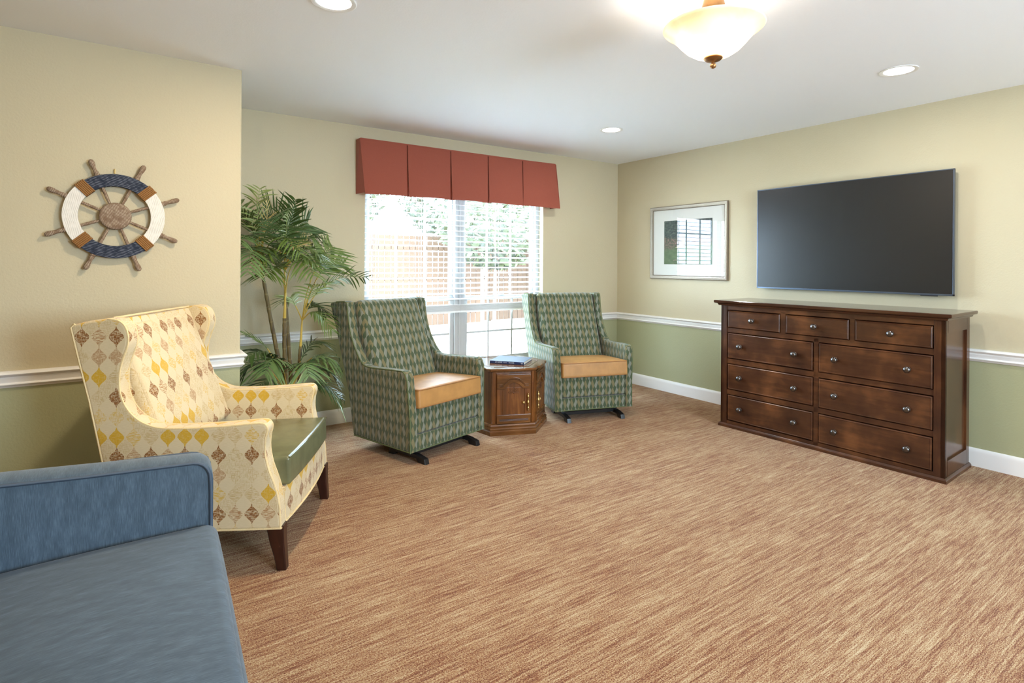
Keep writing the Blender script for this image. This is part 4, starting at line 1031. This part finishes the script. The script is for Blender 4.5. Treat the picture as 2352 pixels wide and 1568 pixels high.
# ------------------------------------------------------------------ recessed downlights
def make_downlight(loc, first=None):
    if first: o = copy_tree(first)
    else:
        o = empty('recessed_downlight')
        MB().lathe([(.072, -.0005), (.096, -.0005), (.097, -.004), (.092, -.006), (.078, -.004), (.074, -.002), (.072, -.0015)], 40, None, False).build('trim_ring', M['trim'], o, 50)
        MB().lathe([(.075, -.0022), (.03, -.0035), (.001, -.004)], 40, None, True).build('lens', M['downlight'], o, 60)
    o.location = loc; return o
d0 = make_downlight((.738, 2.440, ZC)); d1 = make_downlight((3.681, 1.387, ZC), d0); d2 = make_downlight((3.360, 3.394, ZC), d0)
tag(d0, 'recessed round ceiling light above the yellow armchair side, cut by the top edge', 'ceiling light')
d0['label'] = 'lit recessed ceiling light at the top edge left of the glass bowl lamp'
tag(d1, 'lit recessed ceiling light right of the bowl lamp, over the television wall', 'ceiling light')
tag(d2, 'small lit recessed ceiling light nearest the room corner and picture', 'ceiling light')
for o in (d0, d1, d2): o['group'] = 'recessed ceiling lights'
LIT = [(.738, 2.440), (3.681, 1.387), (3.360, 3.394), (.75, -.9), (3.6, -.9)]  # last two are unseen ceiling fill, added without any fixture
for x, y in LIT:
    lamp('downlight_and_fill', 'AREA', (x, y, ZC-.012), 14.0 if x < 1 and y > 0 else 5.0, (1.0, .80, .55) if x < 1 else (1.0, .98, .95), shape='DISK', size=.14)

for x, y, e, c in ((-1.0, -1.0, 16, (1, .72, .40)), (1.7, -1.8, 13, (.96, .97, 1.0)), (3.7, -1.6, 5, (.92, .96, 1.0))):     # bare fill points added behind the camera, no fixtures there
    lamp('rear_fill_point', 'POINT', (x, y, 1.6), e, c, shadow_soft_size=.18)

# ------------------------------------------------------------------ potted palm
rnd = random.Random(11)
pm = empty('potted_palm', (.93, 4.08, 0)); tag(pm, 'tall artificial palm with several thin trunks in the alcove beside the window', 'plant')
def pk(mb, name, mat, smooth=40): return mb.xf(Matrix.Translation((-.93, -4.08, 0))).build(name, mat, pm, smooth)
pk(MB().lathe([(.11, 0), (.13, .01), (.155, .16), (.165, .29), (.172, .295), (.172, .31), (.160, .31), (.150, .27), (.001, .268)], 28, Matrix.Translation((.93, 4.08, 0))), 'planter', M['basket'], 50)
pk(MB().lathe([(.150, .268), (.09, .285), (.001, .292)], 24, Matrix.Translation((.93, 4.08, 0))), 'moss', M['soil'], 60)
def trunk(pts, r0, r1): pk(MB().tube(spline(pts, 8), lambda t: (r0+(r1-r0)*t)*.8+.001*math.sin(t*95), 10), 'trunk', M['trunk'], 60)
trunk([(.93, 4.08, .27), (.90, 4.09, .50), (.865, 4.10, .68), (.825, 4.11, .90), (.775, 4.12, 1.20)], .023, .015)
trunk([(.92, 4.05, .27), (.91, 4.05, .50), (.90, 4.05, .75), (.90, 4.05, .92)], .020, .016)
trunk([(.955, 4.10, .27), (.955, 4.10, .50), (.938, 4.11, .78), (.922, 4.12, 1.05)], .022, .015)
trunk([(.985, 4.06, .27), (.998, 4.05, .45), (1.00, 4.05, .62), (1.005, 4.04, .72)], .016, .013)
def sheath(p, top, r): pk(MB().tube([p, tuple((Vector(p)+Vector(top))/2), top], lambda t: r*.6*(1.1-.6*t), 8), 'leaf_sheath', M['stalk'], 60)
sheath((.775, 4.12, 1.19), (.755, 4.12, 1.34), .016); sheath((.90, 4.05, .90), (.905, 4.05, 1.10), .018); sheath((.922, 4.12, 1.03), (.915, 4.12, 1.25), .016); sheath((1.005, 4.04, .71), (1.015, 4.04, .92), .015)
def limit(v):                                    # leaves stay in the alcove, clear of its walls
    v.x = max(v.x, XC+.012) if v.y > YS-.02 else v.x
    v.y = min(v.y, YB-.012)
    dx, dy = v.x-1.494, v.y-3.285; a, b_ = dx*.9596+dy*.2816, -dx*.2816+dy*.9596        # and beside the green chair
    if v.z < 1.05 and -.035 < a < .75 and -.02 < b_ < .63+.29*v.z: v.x -= (a+.035)*.9596; v.y -= (a+.035)*.2816
    return v
def frond(P, mat, n=15, ll=.22, start=.35, sag=.25, wide=.013, tw=0.0, fold=.55):
    """rachis through the points P; paired narrow leaflets along it"""
    path = spline(P, 10); m_ = len(path); mb = MB()
    path = [limit(Vector(p)) for p in path]
    cut = max(2, int(start*(m_-1)))
    mb.tube(path[:cut+1], lambda t: .0046*(1-.25*t), 5)                      # bare yellow stalk
    for f in mb.b.faces: f.material_index = 1
    mb.tube(path[cut:], lambda t: .0034*(1-.7*t), 5)
    total = n
    for k in range(total):
        t = start+(1-start)*(k+.5)/total; fi = t*(m_-1); i0 = min(int(fi), m_-2); p = path[i0].lerp(path[i0+1], fi-i0)
        tg = (path[i0+1]-path[i0]).normalized(); sd = tg.cross(Vector((0, 0, 1)))
        if sd.length < .05: sd = Vector((1, 0, 0))
        sd.normalize(); sd = Matrix.Rotation(tw, 3, tg) @ sd; nu = sd.cross(tg).normalized()
        prof = math.sin(PI*min(1, .18+.80*(k+.5)/total))**.55
        for s_ in (-1, 1):
            ln = 1.06*ll*prof*rnd.uniform(.82, 1.15); fa = fold*rnd.uniform(.75, 1.25)
            d = (sd*s_*math.cos(fa*.9)+tg*math.sin(fa)*1.1+nu*rnd.uniform(.0, .25)).normalized()
            wv = d.cross(nu).normalized(); pts_l, pts_r, mid = [], [], []
            for q, wq in enumerate((.35, .9, 1.0, .85, .55, .02)):
                u = q/5; c = p+d*(ln*u)+Vector((0, 0, -.62*sag*ln*u*u*rnd.uniform(.9, 1.1)))
                ww = wide*.42*wq*(.75+.5*prof); c = limit(c)
                pts_l.append(limit(c+wv*ww-nu*ww*.35)); mid.append(c); pts_r.append(limit(c-wv*ww-nu*ww*.35))
            rows = [[mb.b.verts.new(a) for a in r] for r in (pts_l, mid, pts_r)]
            for r0, r1 in zip(rows, rows[1:]):
                for q in range(5): mb.b.faces.new((r0[q], r0[q+1], r1[q+1], r1[q]))
    return pk(mb, 'frond', [mat, M['stalk']], 80)
D, G, LT, GY, DRY = M['leaf_dark'], M['leaf_mid'], M['leaf_light'], M['leaf_grey'], M['leaf_dry']
c1 = (.757, 4.12, 1.33); c3 = (.915, 4.12, 1.24); c2 = (.905, 4.05, 1.09); c4 = (1.015, 4.04, .90)
# crown of the left trunk
frond([c1, (.74, 4.08, 1.50), (.72, 4.05, 1.66), (.735, 4.03, 1.80)], LT, 13, .20, .3, .35, .011, R(90))
frond([c1, (.72, 4.16, 1.50), (.68, 4.22, 1.66), (.62, 4.28, 1.74)], G, 13, .20, .3)
frond([c1, (.70, 4.05, 1.45), (.64, 3.98, 1.48), (.595, 3.90, 1.42)], GY, 13, .19, .25, .5)
frond([c1, (.68, 4.15, 1.43), (.62, 4.18, 1.44), (.58, 4.20, 1.34)], D, 12, .20, .2, .6)
frond([c1, (.70, 4.02, 1.40), (.66, 3.92, 1.36), (.63, 3.84, 1.24)], GY, 12, .20, .2, .6, .016)
frond([c1, (.80, 3.98, 1.44), (.86, 3.86, 1.46), (.93, 3.76, 1.36)], G, 15, .21, .25, .4)
frond([c1, (.80, 4.22, 1.55), (.88, 4.32, 1.66), (.98, 4.38, 1.66)], D, 14, .22, .35, .15, .014, R(60))
frond([c1, (.72, 4.10, 1.50), (.66, 4.08, 1.60), (.60, 4.06, 1.62)], G, 12, .18, .3, .3)
frond([c1, (.76, 4.0, 1.48), (.78, 3.90, 1.58), (.79, 3.82, 1.60)], GY, 13, .19, .3, .4, .013, R(30))
frond([c1, (.77, 4.10, 1.50), (.79, 4.08, 1.62), (.78, 4.07, 1.72)], DRY, 8, .10, .3, .0, .005, R(90), .9)
# crown of the tall middle trunk
frond([c3, (.92, 4.10, 1.45), (.94, 4.06, 1.60), (.96, 4.02, 1.74)], D, 15, .21, .35, .2, .015, R(90))
frond([c3, (.97, 4.16, 1.45), (1.04, 4.20, 1.58), (1.10, 4.24, 1.60)], D, 14, .24, .35, .2, .015, R(75))
frond([c3, (.98, 4.15, 1.40), (1.06, 4.18, 1.48), (1.16, 4.21, 1.44)], D, 14, .22, .3, .35)
frond([c3, (.98, 4.05, 1.37), (1.06, 3.99, 1.40), (1.14, 3.94, 1.33)], G, 15, .22, .25, .4)
frond([c3, (.90, 4.02, 1.40), (.88, 3.90, 1.50), (.86, 3.80, 1.54)], GY, 14, .20, .3, .45, .014)
frond([c3, (.86, 4.05, 1.36), (.78, 3.98, 1.40), (.70, 3.92, 1.32)], G, 15, .22, .25, .5)
frond([c3, (.94, 4.0, 1.34), (.98, 3.88, 1.34), (1.02, 3.78, 1.22)], G, 15, .23, .25, .45, .014)
frond([c3, (.88, 4.18, 1.44), (.84, 4.26, 1.58), (.80, 4.32, 1.64)], D, 13, .20, .35, .25)
frond([c3, (.95, 4.10, 1.36), (1.0, 4.08, 1.42), (1.05, 4.06, 1.46)], DRY, 10, .10, .35, .0, .006, R(60), .8)
frond([c3, (.90, 4.06, 1.40), (.895, 4.0, 1.52), (.89, 3.95, 1.64)], LT, 12, .17, .35, .5, .012, R(70))
# crown of the short stem: thin stalks that open higher up
frond([c2, (.92, 4.0, 1.25), (.97, 3.92, 1.34), (1.05, 3.84, 1.30)], G, 14, .21, .45, .4)
frond([c2, (.87, 4.0, 1.22), (.81, 3.93, 1.28), (.74, 3.86, 1.22)], G, 13, .20, .45, .5)
frond([c2, (.91, 4.10, 1.28), (.94, 4.16, 1.38), (1.0, 4.20, 1.40)], D, 13, .20, .45, .35)
frond([c2, (.885, 4.06, 1.22), (.85, 4.05, 1.30), (.80, 4.02, 1.36)], GY, 12, .18, .5, .4)
# low right crown with the long arching fronds
frond([c4, (1.05, 4.02, 1.00), (1.13, 4.0, 1.12), (1.27, 3.98, 1.20), (1.45, 3.96, 1.20)], G, 15, .20, .42, .35, .014, R(-25))
frond([c4, (1.04, 4.03, 1.08), (1.10, 4.05, 1.24), (1.18, 4.08, 1.36), (1.24, 4.10, 1.42)], G, 14, .21, .5, .2, .015, R(60))
frond([c4, (1.06, 4.06, 1.06), (1.15, 4.10, 1.22), (1.25, 4.13, 1.30), (1.34, 4.15, 1.30)], G, 14, .20, .5, .25, .014, R(45))
frond([c4, (1.03, 3.98, 1.02), (1.06, 3.90, 1.14), (1.12, 3.82, 1.16)], LT, 13, .17, .4, .5, .012)
frond([c4, (1.06, 4.05, .98), (1.13, 4.07, 1.00), (1.20, 4.09, .92)], D, 14, .21, .3, .5, .015)
frond([c4, (1.06, 3.98, .96), (1.11, 3.92, .94), (1.17, 3.87, .84)], G, 13, .19, .3, .5)
frond([c4, (.98, 4.08, 1.0), (.95, 4.12, 1.06), (.91, 4.16, 1.02)], LT, 11, .17, .35, .5)
# low fronds round the planter
lb = (.92, 4.02, .40)
frond([lb, (.84, 3.98, .62), (.74, 3.94, .72), (.64, 3.90, .70)], D, 14, .20, .3, .6, .018)
frond([lb, (.86, 3.92, .60), (.78, 3.84, .68), (.72, 3.78, .60)], GY, 13, .20, .3, .8, .020)
frond([lb, (.80, 4.04, .58), (.70, 4.06, .62), (.60, 4.06, .52)], D, 13, .20, .3, .6, .017)
frond([lb, (.82, 4.10, .68), (.73, 4.12, .78), (.66, 4.12, .82)], G, 9, .16, .4, .2, .020)
frond([lb, (.82, 3.94, .52), (.73, 3.90, .52), (.65, 3.86, .44)], GY, 13, .19, .3, .7)
frond([lb, (1.02, 3.96, .60), (1.12, 3.90, .66), (1.22, 3.86, .58)], GY, 15, .20, .3, .6, .016)
frond([lb, (1.00, 4.02, .62), (1.08, 4.02, .74), (1.17, 4.02, .72)], D, 13, .20, .35, .5)
frond([lb, (1.05, 4.04, .52), (1.16, 4.04, .55), (1.26, 4.04, .46)], D, 14, .20, .3, .5)
frond([lb, (1.04, 3.98, .46), (1.14, 3.93, .46), (1.24, 3.88, .36)], D, 14, .20, .3, .6)
frond([lb, (.96, 3.90, .58), (.98, 3.82, .64), (.99, 3.76, .56)], GY, 14, .20, .3, .8, .018)
frond([lb, (1.06, 4.0, .42), (1.18, 3.98, .40), (1.28, 3.96, .26)], LT, 10, .17, .45, .9, .008)
frond([lb, (1.06, 4.08, .60), (1.18, 4.12, .62), (1.26, 4.14, .52)], LT, 12, .16, .45, .6, .010)

# ------------------------------------------------------------------ outside: yard, board fence, trees
def ground_material():
    n = N('dry_lawn'); p = n.pos(); c = n.ramp(n.noise(p, 1.1, 4, .6), [(.35, srgb(170, 176, 160)), (.5, srgb(214, 208, 190)), (.7, srgb(232, 226, 208))])
    n.bsdf(c, .9, 0, None, .1); return n.done()
gm = ground_material()
struct(MB().box(-14, 34, WB, 40, -.32, -.15).build('yard', gm, smooth=0))
def fence_mat():
    n = N('cedar_fence_board'); u = n.coord(); c = n.mix(n.noise(n.scale(u, (14, 14, 1)), 1, 3), srgb(76, 59, 48), srgb(86, 68, 56)); n.bsdf(c, .85, 0, None, .1); return n.done()
FM = fence_mat()
def fence(x0, x1, y, ztop, label):
    f = empty('board_fence', ((x0+x1)/2, y, -.15)); tag(f, label, 'fence'); o_ = Vector((-(x0+x1)/2, -y, .15))
    m = MB(); x = x0; r_ = random.Random(int(x0*10))
    while x < x1-.01:
        h = ztop+r_.uniform(-.012, .012); m.box(x+.007, x+.138, y-.01, y+.01, -.12, h); x += .145
    m.xf(Matrix.Translation(o_)).build('boards', FM, f, 0)
    m = MB()
    for z in (.15, .95, 1.65): m.box(x0, x1, y+.012, y+.05, z-.045, z+.045)
    m.xf(Matrix.Translation(o_)).build('rails', FM, f, 0)
    xx = x0+.2
    while xx < x1:
        MB().box(xx-.045, xx+.045, y+.05, y+.14, -.15, ztop-.05).xf(Matrix.Translation(o_)).build('post', FM, f, 0); xx += 2.4
fence(1.6, 7.0, 11.6, 1.93, 'left run of tan board fence seen through the blinds')
fence(7.4, 13.5, 11.9, 1.93, 'right run of tan board fence behind the slender yard tree')
tm = foliage('yard_tree_leaf', srgb(46, 50, 28), srgb(76, 78, 46), .6); tk2 = plain('tree_bark', srgb(110, 100, 90), .9, 0, .1, .3, 20)
def tree(x, y, h, rad, z0, nl, label, seed):
    r_ = random.Random(seed); t = empty('yard_tree', (x, y, -.15)); tag(t, label, 'tree', 'trees beyond the window')
    m = MB(); m.tube([(0, 0, 0), (.03, .02, h*.35), (-.04, .03, h*.7), (0, 0, h*.92)], lambda u: .05*(1-.7*u)*h/5, 8)
    for k in range(6):
        a = k*1.1+seed; z = h*(.35+.08*k); m.tube([(0, 0, z), (rad*.35*math.cos(a), rad*.35*math.sin(a), z+.3), (rad*.7*math.cos(a), rad*.7*math.sin(a), z+.5)], lambda u: .03*(1-.7*u), 6)
    m.build('trunk', tk2, t, 60)
    m = MB()
    for k in range(nl):
        a = r_.uniform(0, 2*PI); rr_ = rad*r_.random()**.4; u = r_.random(); z = z0+(h-z0)*u; rr_ *= math.sqrt(max(.05, 1-(2*u-1)**2))
        c = Vector((rr_*math.cos(a), rr_*math.sin(a), z)); s = r_.uniform(.07, .15)
        d = Vector((r_.uniform(-1, 1), r_.uniform(-1, 1), r_.uniform(-.7, .7))).normalized(); e = d.orthogonal().normalized()
        m.b.faces.new([m.b.verts.new(c+q) for q in (d*s, e*s*.5, -d*s, -e*s*.5)])
    m.build('crown', tm, t, 0)
tree(6.6, 10.2, 4.3, 1.5, 1.35, 2200, 'slender leafy tree in front of the fence gap, behind the window mullion', 1)
tree(9.6, 10.6, 3.8, 1.2, .6, 2200, 'bushy tree at the right end of the view through the blinds', 2)
tree(3.6, 14.5, 6.0, 2.4, 1.9, 6500, 'broad tree rising behind the left fence run', 3)
tree(9.0, 15.0, 6.2, 2.6, 1.9, 6500, 'broad tree rising behind the right fence run', 5)
